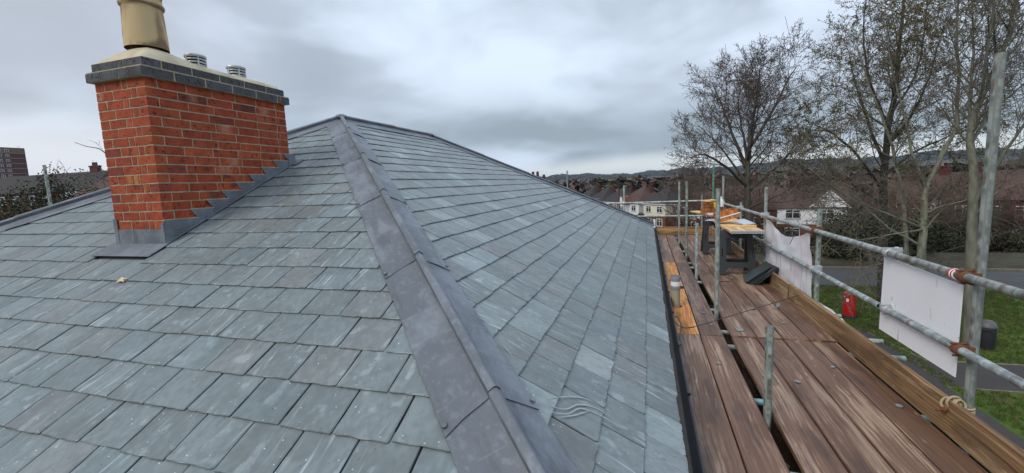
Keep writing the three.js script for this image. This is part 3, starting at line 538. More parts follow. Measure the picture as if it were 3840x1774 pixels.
// soil vent pipe standing between gutter and deck
{
  const x = 0.335, z = -5.64, top = EYE - 1.2, L = (p, n = 28) => { const g = new THREE.LatheGeometry(p.map(q => new THREE.Vector2(q[0], q[1])), n); g.translate(x, 0, z); return g; };
  const vp = mesh('vent_pipe', L([[0.055, 0.5], [0.055, top - 0.14], [0.05, top - 0.14]]), M.pvc, house);
  mesh('pipe_collar', L([[0.056, top - 0.17], [0.062, top - 0.165], [0.062, top - 0.125], [0.056, top - 0.12]]), M.steelGrey, vp);
  mesh('pipe_end', L([[0.056, top - 0.12], [0.057, top - 0.06], [0.053, top - 0.06]]), M.white, vp);
  mesh('pipe_sleeve', L([[0.053, top - 0.07], [0.059, top - 0.065], [0.059, top], [0.05, top], [0.05, top - 0.2]]), M.steelGrey, vp);
  mesh('pipe_bracket', box(0.04, 0.03, 0.03, x + 0.075, top - 0.145, z), M.blackPlastic, vp);
}

// ---------------------------------------------------------------- scaffold
const DECK = EYE - 1.59;
function boardGeo(w, h, len, uvx, uvy, col = [1, 1, 1]) { const g = bevelBox(w, h, len, 0.004); boxUV(g, 1, 0, 0, true); const uv = g.attributes.uv; for (let i = 0; i < uv.count; i++) uv.setXY(i, uv.getX(i) / 4 + uvx, uv.getY(i) + uvy); return tint(g, col); }
function warpBoard(g, a, ph) { const p = g.attributes.position; for (let i = 0; i < p.count; i++) p.setY(i, p.getY(i) + a * Math.sin(p.getZ(i) * 1.3 + ph) * 0.5); return g; }
const boardTones = [[1.2, 1.17, 1.14], [1.1, 1.05, 1.03], [1.3, 1.28, 1.25], [1.15, 1.06, 1.02], [1.02, 1.0, 1.0], [1.24, 1.2, 1.18]];
let bi = 0;
function deckBoard(x0, x1, zn, zf, y, mat, label, grp, tone) {
  const len = zn - zf - 0.006, g = boardGeo(x1 - x0 - 0.012, 0.038, len, rr(0, 1), rr(0, 1), tone || boardTones[bi++ % 6]);
  const m = mesh('scaffold_board', g, mat); m.position.set((x0 + x1) / 2 + rr(-0.002, 0.002), y - 0.019 + rr(-0.003, 0.003), (zn + zf) / 2); m.rotation.y = rr(-0.0008, 0.0008); m.rotation.z = rr(-0.008, 0.008);
  return tag(m, label, 'board', grp);
}
const bayZ = [[-0.7, -4.62], [-4.62, -8.68], [-8.68, -13.02]];
const mainX = [0.80, 1.028, 1.255, 1.482, 1.706], bayName = ['nearest the short cut-off pole', 'beside the stack of loose slates', 'under the far trestle'];
bayZ.forEach(([a, b], k) => {
  for (let i = 0; i < 4; i++) deckBoard(mainX[i], mainX[i + 1], a, b, DECK + (k === 1 ? 0.012 : 0), M.board, ['worn brown deck board around the low cut-off pole, ', 'worn brown deck board in the bay of the leaning loose slates, ', 'worn brown deck board under the far trestle, '][k] + ['running along the gap', 'second from the gap', 'third from the gap', 'against the toe board'][i], ['deck boards of the near bay', 'deck boards of the middle bay', 'deck boards of the far bay'][k]);
  if (k !== 1) for (let i = 0; i < 2; i++) deckBoard([0.285, 0.512][i], [0.512, 0.738][i], a, b, DECK, M.board, ['worn brown board in front of the orange timber, ', '', 'worn brown board beyond the orange timber, '][k] + ['touching the gutter', 'touching the deck gap'][i], ['gutter-side boards before the vent pipe', '', 'gutter-side boards beyond the vent pipe'][k]);
});
deckBoard(0.512, 0.738, -4.62, -8.68, DECK, M.board, 'dark brown scaffold board between the orange board and the deck gap', null, [0.8, 0.76, 0.78]);
for (const [zn, zf, lab, notch] of [[-4.62, -5.95, 'fresh orange timber board notched around the grey vent pipe', true], [-5.95, -8.68, 'fresh orange timber board along the gutter behind the vent pipe', false]]) {
  const s = new THREE.Shape([[0.288, zn - 0.004], [0.506, zn - 0.004], [0.506, zf + 0.004], [0.288, zf + 0.004]].map(p => new THREE.Vector2(p[0], p[1])));
  if (notch) { const h = new THREE.Path(); h.absarc(0.3551, -5.64, 0.062, 0, Math.PI * 2, true); s.holes.push(h); }
  const g = new THREE.ExtrudeGeometry(s, { depth: 0.036, bevelEnabled: false, curveSegments: 16 }); g.rotateX(Math.PI / 2); g.scale(1, 1, 1);
  const p = g.attributes.position; // shape y became +z after the turn
  boxUV(g, 1, 0, 0, true); const uv = g.attributes.uv; for (let i = 0; i < uv.count; i++) uv.setXY(i, uv.getX(i) / 4 + (notch ? 0.1 : 0.55), uv.getY(i) + 0.2);
  tint(g, [1, 0.95, 0.9]); const m = mesh('timber_board', g, M.fresh); m.position.set(0, DECK + 0.001, 0); tag(m, lab, 'board');
}
// toe boards
function toeBoard(x, z0, z1, y, h, label, name = 'toe_board', alongX = false, tone = [1, 1, 1], mat = M.toe) {
  const g = boardGeo(0.038, h, z0 - z1, rr(0, 1), rr(0, 1), tone); if (alongX) { g.rotateY(Math.PI / 2); } const m = mesh(name, g, mat); m.position.copy(alongX ? V((z0 + z1) / 2, y + h / 2, x) : V(x, y + h / 2, (z0 + z1) / 2)); return tag(m, label, 'board');
}
toeBoard(1.732, -0.4, -6.15, DECK - 0.004, 0.213, 'long wet timber toe board along the outer edge below the white panel', 'toe_board', false, [1, 0.97, 0.92]);
toeBoard(1.722, -6.16, -9.35, DECK + 0.002, 0.2, 'pale weathered toe board behind the leaning loose slates', 'toe_board', false, [1.0, 1.02, 1.06]);
toeBoard(1.727, -9.36, -13.1, DECK - 0.002, 0.205, 'pale toe board along the far end of the outer edge', 'toe_board', false, [1.0, 1.02, 1.06]);
toeBoard(-13.13, 1.76, 0.27, DECK + 0.002, 0.22, 'orange brown toe board closing the far end of the deck', 'toe_board', true, [1.0, 0.86, 0.68]);

// tubes and couplers
const steelTint = [[0.9, 0.93, 0.92], [1.05, 1.08, 1.08], [0.8, 0.84, 0.84], [0.95, 1.0, 0.98]];
function tube(name, a, b, label, cat, grp, col) { const g = tint(tubeBetween(V(0, 0, 0), b.clone().sub(a), 0.0242), col || steelTint[Math.floor(rnd() * 4)]); boxUV(g, 0.5, rnd(), rnd()); const m = mesh(name, g, M.steel); m.position.copy(a); return tag(m, label, cat, grp); }
function coupler(parent, world, axis, side, mat = M.zinc) {      // doubles: a band round the tube with two bolts and wing nuts
  const gs = [], q = new THREE.Quaternion().setFromUnitVectors(V(0, 1, 0), axis.clone().normalize());
  const band = new THREE.LatheGeometry([[0.0255, -0.026], [0.033, -0.026], [0.035, -0.012], [0.035, 0.012], [0.033, 0.026], [0.0255, 0.026]].map(p => new THREE.Vector2(...p)), 16); band.applyQuaternion(q); gs.push(band);
  const s = side.clone().normalize(), up = V(0, 1, 0);
  const bolt = (off, dir, L) => { gs.push(cylBetween(off, off.clone().addScaledVector(dir, L), 0.006, 6)); gs.push(cylBetween(off.clone().addScaledVector(dir, L * 0.62), off.clone().addScaledVector(dir, L * 0.8), 0.0125, 6)); };
  bolt(up.clone().multiplyScalar(0.037).addScaledVector(s, -0.045), s, 0.13); bolt(up.clone().multiplyScalar(-0.037).addScaledVector(s, -0.03), s, 0.09);
  const pl = new THREE.BoxGeometry(0.03, 0.05, 0.03); pl.translate(s.x * 0.042, s.y * 0.042, s.z * 0.042); gs.push(pl);
  gs.push(cylBetween(s.clone().multiplyScalar(0.055).addScaledVector(up, -0.028), s.clone().multiplyScalar(0.055).addScaledVector(up, 0.028), 0.034, 14));
  const m = mesh('coupler', merge(gs), mat, parent); m.position.copy(world).sub(parent.position); return m;
}
const P3 = (x, yc, z) => V(x, yc + EYE, z);
// inner standards
const inn = [[0.762, -3.08, -0.974, 'short cut-off scaffold pole rising from the deck gap'], [0.764, -5.33, -0.13, 'tall scaffold pole in the deck gap, nearest the vent pipe'], [0.76, -7.41, -0.718, 'short scaffold pole in the deck gap beside the near trestle'], [0.76, -9.3, -0.063, 'tall scaffold pole in the deck gap beside the far trestle'], [0.76, -11.42, -0.084, 'tall scaffold pole in the deck gap farthest along the deck']];
const innPoles = inn.map(([x, z, t, lab], i) => tube('scaffold_pole', V(x, 0.02, z), P3(x - 0.004, t, z), lab, 'scaffold pole', null, i === 2 ? [1.1, 1.22, 1.25] : [0.82, 0.88, 0.85]));
{ const g = tint(tubeBetween(V(0, 0, 0), V(0, 1.9, 0), 0.0242), [0.6, 0.63, 0.62]); boxUV(g, 0.5); const m = mesh('scaffold_pole', g, M.steel); m.position.copy(P3(0.768, -3.6, -2.72)); tag(m, 'stub of scaffold tube ending below the deck in the gap', 'scaffold pole'); }
// outer standards
const RX = 1.757, OX = 1.81;
const out = [[-3.11, 0.60, 'tall thick-looking scaffold pole beside the white panel'], [-5.53, -0.395, 'scaffold pole at the near edge of the white sheet'], [-7.8, -0.193, 'scaffold pole at the far edge of the white sheet'], [-9.72, -0.525, 'scaffold pole behind the near end of the bench'], [-11.9, 0.02, 'scaffold pole behind the tools on the bench'], [-13.6, 0.36, 'green painted scaffold pole at the far corner of the deck']];
const outPoles = out.map(([z, t, lab], i) => tube('scaffold_pole', V(OX, 0.02, z), P3(OX + (i === 0 ? 0.01 : 0), t, z), lab, 'scaffold pole', null, i === 5 ? [0.32, 0.78, 0.55] : i === 0 ? [0.72, 0.74, 0.72] : [0.9, 0.98, 0.97]));
// guard rails of the outer side
const railU1 = tube('guard_rail', P3(RX, -0.645, 0.5), P3(RX, -0.628, -4.02), 'upper guard rail tube above the white panel', 'guard rail', null, [0.72, 0.72, 0.72]);
const railU2 = tube('guard_rail', P3(RX, -0.628, -3.98).add(V(0.004, 0, -0.05)), P3(RX, -0.645, -13.3), 'upper guard rail tube above the white sheet and the bench', 'guard rail', null, [0.86, 0.87, 0.86]);
const railL1 = tube('guard_rail', P3(RX, -1.075, 0.5), P3(RX, -1.068, -4.0), 'lower guard rail tube across the white panel', 'guard rail', null, [1.0, 1.06, 1.1]);
const railL2 = tube('guard_rail', P3(RX, -1.068, -4.04), P3(RX, -1.05, -13.3), 'lower guard rail tube across the white sheet', 'guard rail', null, [1.0, 1.08, 1.1]);
for (const [r, y, z, mat] of [[railU1, -0.63, -3.96, M.zinc], [railU1, -0.633, -3.12, M.rust], [railL1, -1.068, -3.94, M.zinc], [railL1, -1.07, -3.12, M.rust], [railU2, -0.632, -5.5, M.rust], [railU2, -0.636, -7.72, M.zinc], [railU2, -0.64, -9.66, M.zinc], [railU2, -0.643, -11.86, M.zinc], [railL2, -1.064, -5.5, M.zinc], [railL2, -1.06, -7.75, M.zinc], [railL2, -1.057, -9.7, M.zinc]]) coupler(r, P3(RX, y, z), V(0, 0, 1), V(1, 0, 0), mat);
// far end rails and their posts
const fe1 = tube('end_rail', P3(-1.9, -0.69, -13.66), P3(1.84, -0.668, -13.66), 'upper white-painted rail across the far end of the deck', 'guard rail', null, [1.25, 1.3, 1.24]);
const fe2 = tube('end_rail', P3(-1.9, -1.085, -13.66), P3(1.62, -1.11, -13.66), 'lower white-painted rail across the far end of the deck', 'guard rail', null, [1.2, 1.3, 1.18]);
coupler(fe1, P3(1.78, -0.668, -13.66), V(1, 0, 0), V(0, 0, -1)); coupler(fe1, P3(-0.66, -0.68, -13.66), V(1, 0, 0), V(0, 0, -1)); coupler(fe2, P3(-0.64, -1.093, -13.66), V(1, 0, 0), V(0, 0, -1));
tube('scaffold_pole', V(-0.66, 0.02, -13.72), P3(-0.67, -0.15, -13.72), 'pale scaffold pole standing behind the far hip, crossing both end rails', 'scaffold pole', null, [1.2, 1.28, 1.25]);
tube('scaffold_pole', V(-2.63, 0.02, -15.0), P3(-2.63, 0.42, -15.0), 'scaffold pole rising alone behind the far hip against the hills', 'scaffold pole', null, [0.85, 0.9, 0.88]);
tube('scaffold_pole', V(0.12, 0.02, -14.6), P3(0.12, -1.24, -14.6), 'stubby scaffold pole top beyond the end of the gutter', 'scaffold pole', null, [1.1, 1.2, 1.2]);
tube('scaffold_pole', V(1.66, 0.02, -14.9), P3(1.66, -0.55, -14.9), 'short scaffold pole behind the far end rail near the green pole', 'scaffold pole', null, [0.85, 0.9, 0.88]);
tube('scaffold_pole', V(-10.4, 0.02, -5.08), P3(-10.4, 0.70, -5.08), 'lone scaffold pole beyond the left hip by the dark evergreens', 'scaffold pole', null, [1.0, 1.06, 1.02]);
// transoms and ledgers below the deck
const trans = [[-2.55, 2.02], [-3.4, 2.0], [-4.5, 2.16], [-4.93, 2.18], [-5.75, 2.13], [-7.3, 2.0], [-8.5, 2.0], [-8.95, 2.0], [-10.4, 2.0], [-11.9, 2.0], [-12.8, 2.0]];
trans.forEach(([z, e], i) => tube('transom_tube', V(0.3, DECK - 0.064, z), V(e, DECK - 0.064, z + 0.01), 'scaffold transom tube under the deck with its end poking out past the toe board', 'scaffold tube', 'transom tubes under the deck', i === 1 ? [0.55, 0.95, 1.1] : [0.95, 1.0, 0.97]));
tube('ledger_tube', V(0.71, DECK - 0.115, 0.5), V(0.71, DECK - 0.115, -13.6), 'long ledger tube under the deck along the inner poles', 'scaffold tube', null, [0.7, 0.75, 0.73]);
tube('ledger_tube', V(1.86, DECK - 0.115, 0.5), V(1.86, DECK - 0.115, -13.6), 'long ledger tube under the deck along the outer poles', 'scaffold tube', null, [0.8, 0.85, 0.83]);
{ const ld = group('lower_deck', 0, DECK - 2.0, 0); tag(ld, 'boards of the scaffold lift below, dark in the deck gap', 'deck'); for (let i = 0; i < 6; i++) for (const [a, b] of bayZ) { const m = mesh('board', boardGeo(0.222, 0.038, a - b - 0.01, rr(0, 1), rr(0, 1), [1.1, 1.06, 1.03]), M.board, ld); m.position.set(0.3 + i * 0.232 + (i > 1 ? 0.1 : 0) + 0.11, -0.019, (a + b) / 2); } }
{ const net = group('added_shade_net', 0, 0.05, 0), nm = std({ color: rgb(0.06, 0.09, 0.06), roughness: 0.9 }); tag(net, 'added unseen green net round the lift below, keeping the deck gap dark', 'net');
  mesh('outer_panel', box(0.012, DECK - 0.22, 14.2, 1.9, (DECK - 0.22) / 2, -6.6), nm, net); mesh('end_panel', box(1.55, DECK - 0.22, 0.012, 1.1, (DECK - 0.22) / 2, 0.52), nm, net); mesh('end_panel', box(1.55, DECK - 0.22, 0.012, 1.1, (DECK - 0.22) / 2, -13.72), nm, net); }  // solid net panels, added out of view to block light under the deck
// rope tie and rusty clamp at the toe board
{
  const k = group('rope_tie', OX, EYE - 1.43, -3.11); tag(k, 'off-white rope knotted round the tall pole at the toe board', 'rope');
  const gs = []; for (let i = 0; i < 3; i++) { const g = new THREE.TorusGeometry(0.031, 0.0065, 7, 22); g.rotateX(Math.PI / 2 + rr(-0.2, 0.2)); g.translate(0, 0.013 * i - 0.015, 0); gs.push(g); } mesh('wrap', merge(gs), M.rope, k);
  const ks = []; for (let i = 0; i < 4; i++) { const g = new THREE.TorusGeometry(0.042 - 0.004 * i, 0.0075, 7, 22); g.rotateY(rr(-0.7, 0.7)); g.rotateX(rr(-0.5, 0.5)); g.translate(-0.075 + 0.008 * i, 0.02 + rr(-0.01, 0.02), 0.012 * i); ks.push(g); } mesh('knot', merge(ks), M.rope, k);
  mesh('clamp_bolt', merge([cylBetween(V(-0.16, -0.01, 0.03), V(-0.09, 0, 0.02), 0.008, 8), cylBetween(V(-0.13, -0.008, 0.026), V(-0.115, -0.005, 0.023), 0.017, 6)]), M.rust, k);
}
// white panel tied to the rails
{
  const sh = new THREE.Shape([[3.19, 5.93], [3.187, 6.5], [4.085, 6.53], [4.1, 5.93]].map(p => new THREE.Vector2(p[0], p[1])));
  const g = new THREE.ExtrudeGeometry(sh, { depth: 0.006, bevelEnabled: false }); const uv = g.attributes.position; g.rotateY(Math.PI / 2); boxUV(g, 1); const m = mesh('panel_board', g, M.whiteBoard); m.position.set(RX + 0.029, 0, 0); tag(m, 'rigid scuffed white board tied behind both guard rails', 'panel');
  const t = group('cable_tie', RX, EYE - 0.633, -3.2); tag(t, 'red and white tape wound on the upper rail beside the tall pole', 'tape'); for (let i = 0; i < 4; i++) { const q = new THREE.TorusGeometry(0.027, 0.005, 6, 18); q.translate(0, 0, i * 0.012 - 0.02); mesh('turn', q, i % 2 ? M.white : M.red, t); }
}
// white sheet hung between two poles
{
  const nu = 34, nv = 22, pos = [], uv = [], col = [], idx = [], x = RX + 0.05;
  for (const side of [0, 1]) for (let j = 0; j <= nv; j++) for (let i = 0; i <= nu; i++) {
    const a = i / nu, b = j / nv, z = lerp(-7.88, -5.66, a) + (1 - b) * 0 - (a > 0.85 ? (a - 0.85) * (1 - b) * 0.9 : 0);
    const sag = 0.13 * Math.sin(Math.PI * clamp((a - 0.12) / 0.8)) * sst(0.12, 0.3, a), topY = EYE - 0.70 - sag * 1.05, botY = EYE - 1.46;
    const y = lerp(topY, botY, b), fold = 0.012 * Math.sin(a * 7 + b * 3) + 0.006 * Math.sin(a * 19 - b * 9) * (1 - b * 0.5) + 0.03 * (fbm(a * 7 + 20, b * 5 + 20, 99, 99, 3, 3) - 0.5);
    pos.push(x + fold + (side ? 0.0018 : 0), y, z); uv.push(a * 2.2, b * 0.75);
    const tri1 = a > 0.72 && a > 0.98 - 0.26 * clamp((0.62 - Math.abs(b - 0.1)) / 0.6) && b < 0.58, tri2 = a > 0.55 && a < 0.8 && b > 0.5 && b < 0.78 && (a - 0.55) / 0.25 > (0.78 - b) / 0.5;
    const c = tri1 || tri2 ? [1, 0.93, 0.935] : [1, 1, 1]; col.push(...c);
  }
  const n1 = (nu + 1) * (nv + 1);
  for (let j = 0; j < nv; j++) for (let i = 0; i < nu; i++) { const a = j * (nu + 1) + i, b = a + nu + 1; idx.push(a, b, a + 1, a + 1, b, b + 1, n1 + a, n1 + a + 1, n1 + b, n1 + a + 1, n1 + b + 1, n1 + b); }
  const g = new THREE.BufferGeometry(); g.setAttribute('position', new THREE.Float32BufferAttribute(pos, 3)); g.setAttribute('uv', new THREE.Float32BufferAttribute(uv, 2)); g.setAttribute('color', new THREE.Float32BufferAttribute(col, 3)); g.setIndex(idx); g.computeVertexNormals();
  const m = mesh('plastic_sheet', g, M.tarp); tag(m, 'sagging white plastic sheet hung from the guard rail with a faint pink print', 'sheet');
  const tail = tubePath([P3(RX - 0.01, -0.66, -5.95), P3(RX - 0.03, -0.74, -6.05), P3(RX - 0.04, -0.88, -6.2)], 0.004, 16, 5); mesh('tie_tail', tail, M.cable, m);
  for (const [z, y] of [[-7.5, -0.66], [-7.1, -0.665], [-7.45, -1.09]]) { const q = new THREE.TorusGeometry(0.03, 0.005, 6, 16); q.translate(RX, EYE + y + 0.02, z); mesh('tie', q, M.rope, m); }
}
// overhead wire and its end at the gutter
{
  const a = P3(0.42, -1.4, -4.28), b = at(4300, 714, 30);
  const w = mesh('service_wire', merge([cylBetween(a, b, 0.004, 6)]), M.cable); tag(w, 'thin dark wire rising across the deck to the far side', 'wire');
  const loop = tubePath([a, P3(0.34, -1.43, -4.33), P3(0.27, -1.39, -4.3), P3(0.245, -1.35, -4.36), P3(0.28, -1.36, -4.45), P3(0.31, -1.41, -4.36), P3(0.29, -1.47, -4.2), P3(0.275, -1.5, -4.05)], 0.0055, 50, 6); mesh('loop', loop, M.cable, w);
  mesh('insulator', cylBetween(P3(0.292, -1.425, -4.31), P3(0.285, -1.395, -4.32), 0.012, 8), M.pvc, w);
}
// ---------------------------------------------------------------- trestles and bench
function trestle(z, label) {
  const t = group('trestle', 1.375, DECK + 0.012, z); tag(t, label, 'trestle', null);
  const H = 0.71, wT = 0.20, wB = 0.27;
  const frame = () => {
    const s = new THREE.Shape(); s.moveTo(-wB, 0); s.lineTo(-wB + 0.1, 0); s.lineTo(-wB + 0.105, 0.07); s.quadraticCurveTo(-0.15, 0.125, -0.1, 0.128); s.lineTo(0.1, 0.128); s.quadraticCurveTo(0.15, 0.125, wB - 0.105, 0.07); s.lineTo(wB - 0.1, 0); s.lineTo(wB, 0);
    s.lineTo(wB - 0.01, 0.25); s.lineTo(wT + 0.03, 0.62); s.lineTo(wT + 0.03, H); s.lineTo(-wT - 0.03, H); s.lineTo(-wT - 0.03, 0.62); s.lineTo(-wB + 0.01, 0.25); s.closePath();
    const h = new THREE.Path(); h.moveTo(-0.14, 0.205); h.lineTo(0.14, 0.205); h.quadraticCurveTo(0.165, 0.21, 0.165, 0.24); h.lineTo(0.15, 0.6); h.lineTo(-0.15, 0.6); h.lineTo(-0.165, 0.24); h.quadraticCurveTo(-0.165, 0.21, -0.14, 0.205); s.holes.push(h);
    for (const q of [-1, 1]) { const k = new THREE.Path(); k.moveTo(q * 0.215 - 0.012, 0.29); k.lineTo(q * 0.215 + 0.012, 0.29); k.lineTo(q * 0.208 + 0.012, 0.42); k.lineTo(q * 0.208 - 0.012, 0.42); k.closePath(); s.holes.push(k); }
    const g = new THREE.ExtrudeGeometry(s, { depth: 0.035, bevelEnabled: true, bevelSize: 0.004, bevelThickness: 0.004, bevelSegments: 1, curveSegments: 8 }); return g;
  };
  for (const q of [1, -1]) { const g = frame(); g.translate(0, 0, -0.0175); g.rotateX(-q * 0.22); g.translate(0, 0.002, q * 0.2); const m = mesh('leg_frame', g, M.blackPlastic, t); mesh('foot_pad', merge([box(0.11, 0.016, 0.06, -0.215, 0.008, q * 0.2), box(0.11, 0.016, 0.06, 0.215, 0.008, q * 0.2)]), M.blackPlastic, m); }
  mesh('top_beam', bevelBox(0.5, 0.045, 0.1, 0.008).translate(0, 0.685, 0), M.blackPlastic, t);
  return t;
}
trestle(-7.75, 'black folding plastic trestle under the near end of the bench');
trestle(-9.85, 'black folding plastic trestle under the far end of the bench');
const BT = DECK + 0.012 + 0.712 + 0.04;              // bench top
for (let i = 0; i < 2; i++) {
  const x = 1.325 + i * 0.236, b = group('bench_board', x, BT - 0.019, -9.15); tag(b, ['clean pale scaffold board with metal end band, roof side of the bench', 'clean pale scaffold board with metal end band, rail side of the bench'][i], 'board');
  mesh('plank', boardGeo(0.228, 0.038, 3.9, rr(0, 1), rr(0, 1)), M.paleWood, b);
  for (const e of [-1, 1]) { const band = mesh('end_band', box(0.23, 0.04, 0.0016, 0, 0, e * 1.951), M.zinc, b); const bumps = []; for (let k = 0; k < 9; k++) bumps.push(box(0.012, 0.022, 0.004, -0.1 + k * 0.025, 0, e * 1.953)); mesh('band_stud', merge(bumps), M.steelGrey, band); mesh('band_strap', box(0.23, 0.0012, 0.03, 0, 0.0198, e * 1.936), M.zinc, b); }
}
{ // loose timber and boxes on the bench
  const off = (name, w, h, l, x, y, z, ry, mat, label, cat, tone, rz = 0, rx = 0) => { const m = mesh(name, boardGeo(w, h, l, rr(0, 1), rr(0, 1), tone || [1, 1, 1]), mat); m.position.set(x, BT + y, z); m.rotation.set(rx, ry, rz); return tag(m, label, cat); };
  off('timber_batten', 0.05, 0.032, 0.42, 1.47, 0.017, -7.55 - 0.25, Math.PI / 2 - 0.05, M.paleWood, 'pale sawn batten lying across the bench in front of the tilted crate', 'batten', [1, 0.92, 0.75]);
  off('timber_board', 0.2, 0.03, 0.9, 1.2, 0.016, -10.9, 0.25, M.paleWood, 'pale offcut of board on the far end of the bench', 'board', [1, 0.97, 0.9]);
  function crate(x, y, z, ry, rz, w, h, d, label, tone, lip) {
    const c = group('wooden_crate', x, BT + y, z, ry); c.rotation.z = rz; tag(c, label, 'crate');
    for (const e of [-1, 1]) { mesh('side_panel', boardGeo(w, h * 0.46, 0.018, rr(0, 1), rr(0, 1), tone).translate(0, h * 0.25, e * (d / 2 - 0.009)), M.fresh, c); mesh('side_panel', boardGeo(w, h * 0.44, 0.018, rr(0, 1), rr(0, 1), tone).translate(0, h * 0.77, e * (d / 2 - 0.009)), M.fresh, c); mesh('end_panel', boardGeo(0.018, h, d - 0.038, rr(0, 1), rr(0, 1), tone.map(v => v * 0.9)).translate(e * (w / 2 - 0.009), h / 2, 0), M.fresh, c); }
    mesh('base_panel', boardGeo(w - 0.04, 0.012, d - 0.04, 0, 0, tone).translate(0, 0.008, 0), M.fresh, c);
    if (lip) mesh('lip', box(w + 0.02, 0.018, 0.012, 0.005, h * 0.5, d / 2 + 0.006).toNonIndexed(), M.white, c);
    return c;
  }
  crate(1.36, 0.075, -8.45, 0.12, 0.27, 0.34, 0.15, 0.3, 'orange wooden crate tilted on the bench beside the batten', [1.05, 0.8, 0.55], true);
  crate(1.38, 0.002, -10.35, 0.05, 0, 0.46, 0.16, 0.34, 'long brown wooden crate standing on the far part of the bench', [0.72, 0.6, 0.5], false);
  crate(1.30, 0.166, -10.35, -0.1, 0.03, 0.26, 0.13, 0.24, 'small brown box stacked on the long crate', [0.55, 0.42, 0.34], false);
  off('timber_board', 0.26, 0.03, 0.28, 1.3, 0.315, -10.35, 0.3, M.paleWood, 'pale wooden lid resting on the small stacked box', 'board', [1, 0.95, 0.85], 0.06);
  const yel = group('yellow_tub', 1.41, BT + 0.165, -10.1); tag(yel, 'yellow plastic tub on the long crate', 'tub'); const ty = std({ color: rgb(0.72, 0.62, 0.02), roughness: 0.5 });
  const tb = new THREE.LatheGeometry([[0.001, 0], [0.045, 0], [0.058, 0.11], [0.062, 0.11], [0.062, 0.118], [0.052, 0.118], [0.042, 0.01], [0.001, 0.01]].map(p => new THREE.Vector2(...p)), 20); mesh('body', tb, ty, yel); mesh('label_panel', box(0.05, 0.03, 0.004, 0, 0.06, 0.052), std({ color: rgb(0.55, 0.5, 0.03) }), yel);
  const bot = group('white_bottle', 1.53, BT + 0.165, -10.3); tag(bot, 'white plastic bottle beside the yellow tub', 'bottle');
  mesh('body', new THREE.LatheGeometry([[0.001, 0], [0.05, 0], [0.052, 0.02], [0.052, 0.13], [0.035, 0.17], [0.018, 0.185], [0.018, 0.2]].map(p => new THREE.Vector2(...p)), 18), M.white, bot); mesh('cap', new THREE.CylinderGeometry(0.022, 0.022, 0.035, 14).translate(0, 0.215, 0), M.white, bot);
  const roll = group('wrap_roll', 1.22, BT + 0.05, -9.55, 0.5); tag(roll, 'clear grey plastic roll lying on the bench', 'roll'); mesh('roll_body', new THREE.LatheGeometry([[0.018, -0.07], [0.05, -0.07], [0.05, 0.07], [0.018, 0.07], [0.018, -0.07]].map(p => new THREE.Vector2(...p)), 20).rotateZ(Math.PI / 2), std({ color: rgb(0.5, 0.52, 0.55), roughness: 0.3 }), roll);
  const tool = group('hand_drill', 1.5, BT, -9.35, 0.7); tag(tool, 'black and red cordless drill lying on the bench', 'drill');
  mesh('body', new THREE.CapsuleGeometry(0.038, 0.13, 6, 14).rotateZ(Math.PI / 2).translate(0, 0.16, 0), M.blackPlastic, tool); mesh('handle', bevelBox(0.05, 0.12, 0.045, 0.01).translate(-0.03, 0.085, 0), M.blackPlastic, tool); mesh('battery', bevelBox(0.1, 0.045, 0.07, 0.01).translate(-0.02, 0.024, 0), M.red, tool); mesh('chuck', new THREE.CylinderGeometry(0.014, 0.026, 0.06, 12).rotateZ(-Math.PI / 2).translate(0.135, 0.16, 0), M.steelGrey, tool);
  const g2 = group('angle_grinder', 1.24, BT, -9.2, -0.4); tag(g2, 'dark angle grinder with red grip on the bench', 'grinder');
  mesh('body', new THREE.CapsuleGeometry(0.032, 0.2, 6, 14).rotateZ(Math.PI / 2).translate(0, 0.05, 0), M.blackPlastic, g2); mesh('grip', new THREE.CylinderGeometry(0.034, 0.034, 0.09, 14).rotateZ(Math.PI / 2).translate(-0.05, 0.05, 0), std({ color: rgb(0.2, 0.01, 0.02), roughness: 0.5 }), g2); mesh('head', new THREE.CylinderGeometry(0.034, 0.03, 0.06, 14).translate(0.13, 0.045, 0), M.steelGrey, g2); mesh('disc', new THREE.CylinderGeometry(0.058, 0.058, 0.003, 24).translate(0.13, 0.012, 0), M.rust, g2);
  const loose = (x, y, z, ry, label, rx = 0) => { const m = mesh('sheet_offcut', bevelBox(0.2, 0.008, 0.34, 0.002), std({ color: rgb(0.5, 0.54, 0.6), roughness: 0.45 })); m.position.set(x, BT + y, z); m.rotation.set(rx, ry, 0); return tag(m, label, 'sheet'); };
  loose(1.25, 0.006, -8.98, 1.1, 'folded grey sheet offcut on the bench beside the grinder'); loose(1.57, 0.05, -8.15, 0.35, 'bent grey lead offcut behind the tilted crate', 0.16);
}
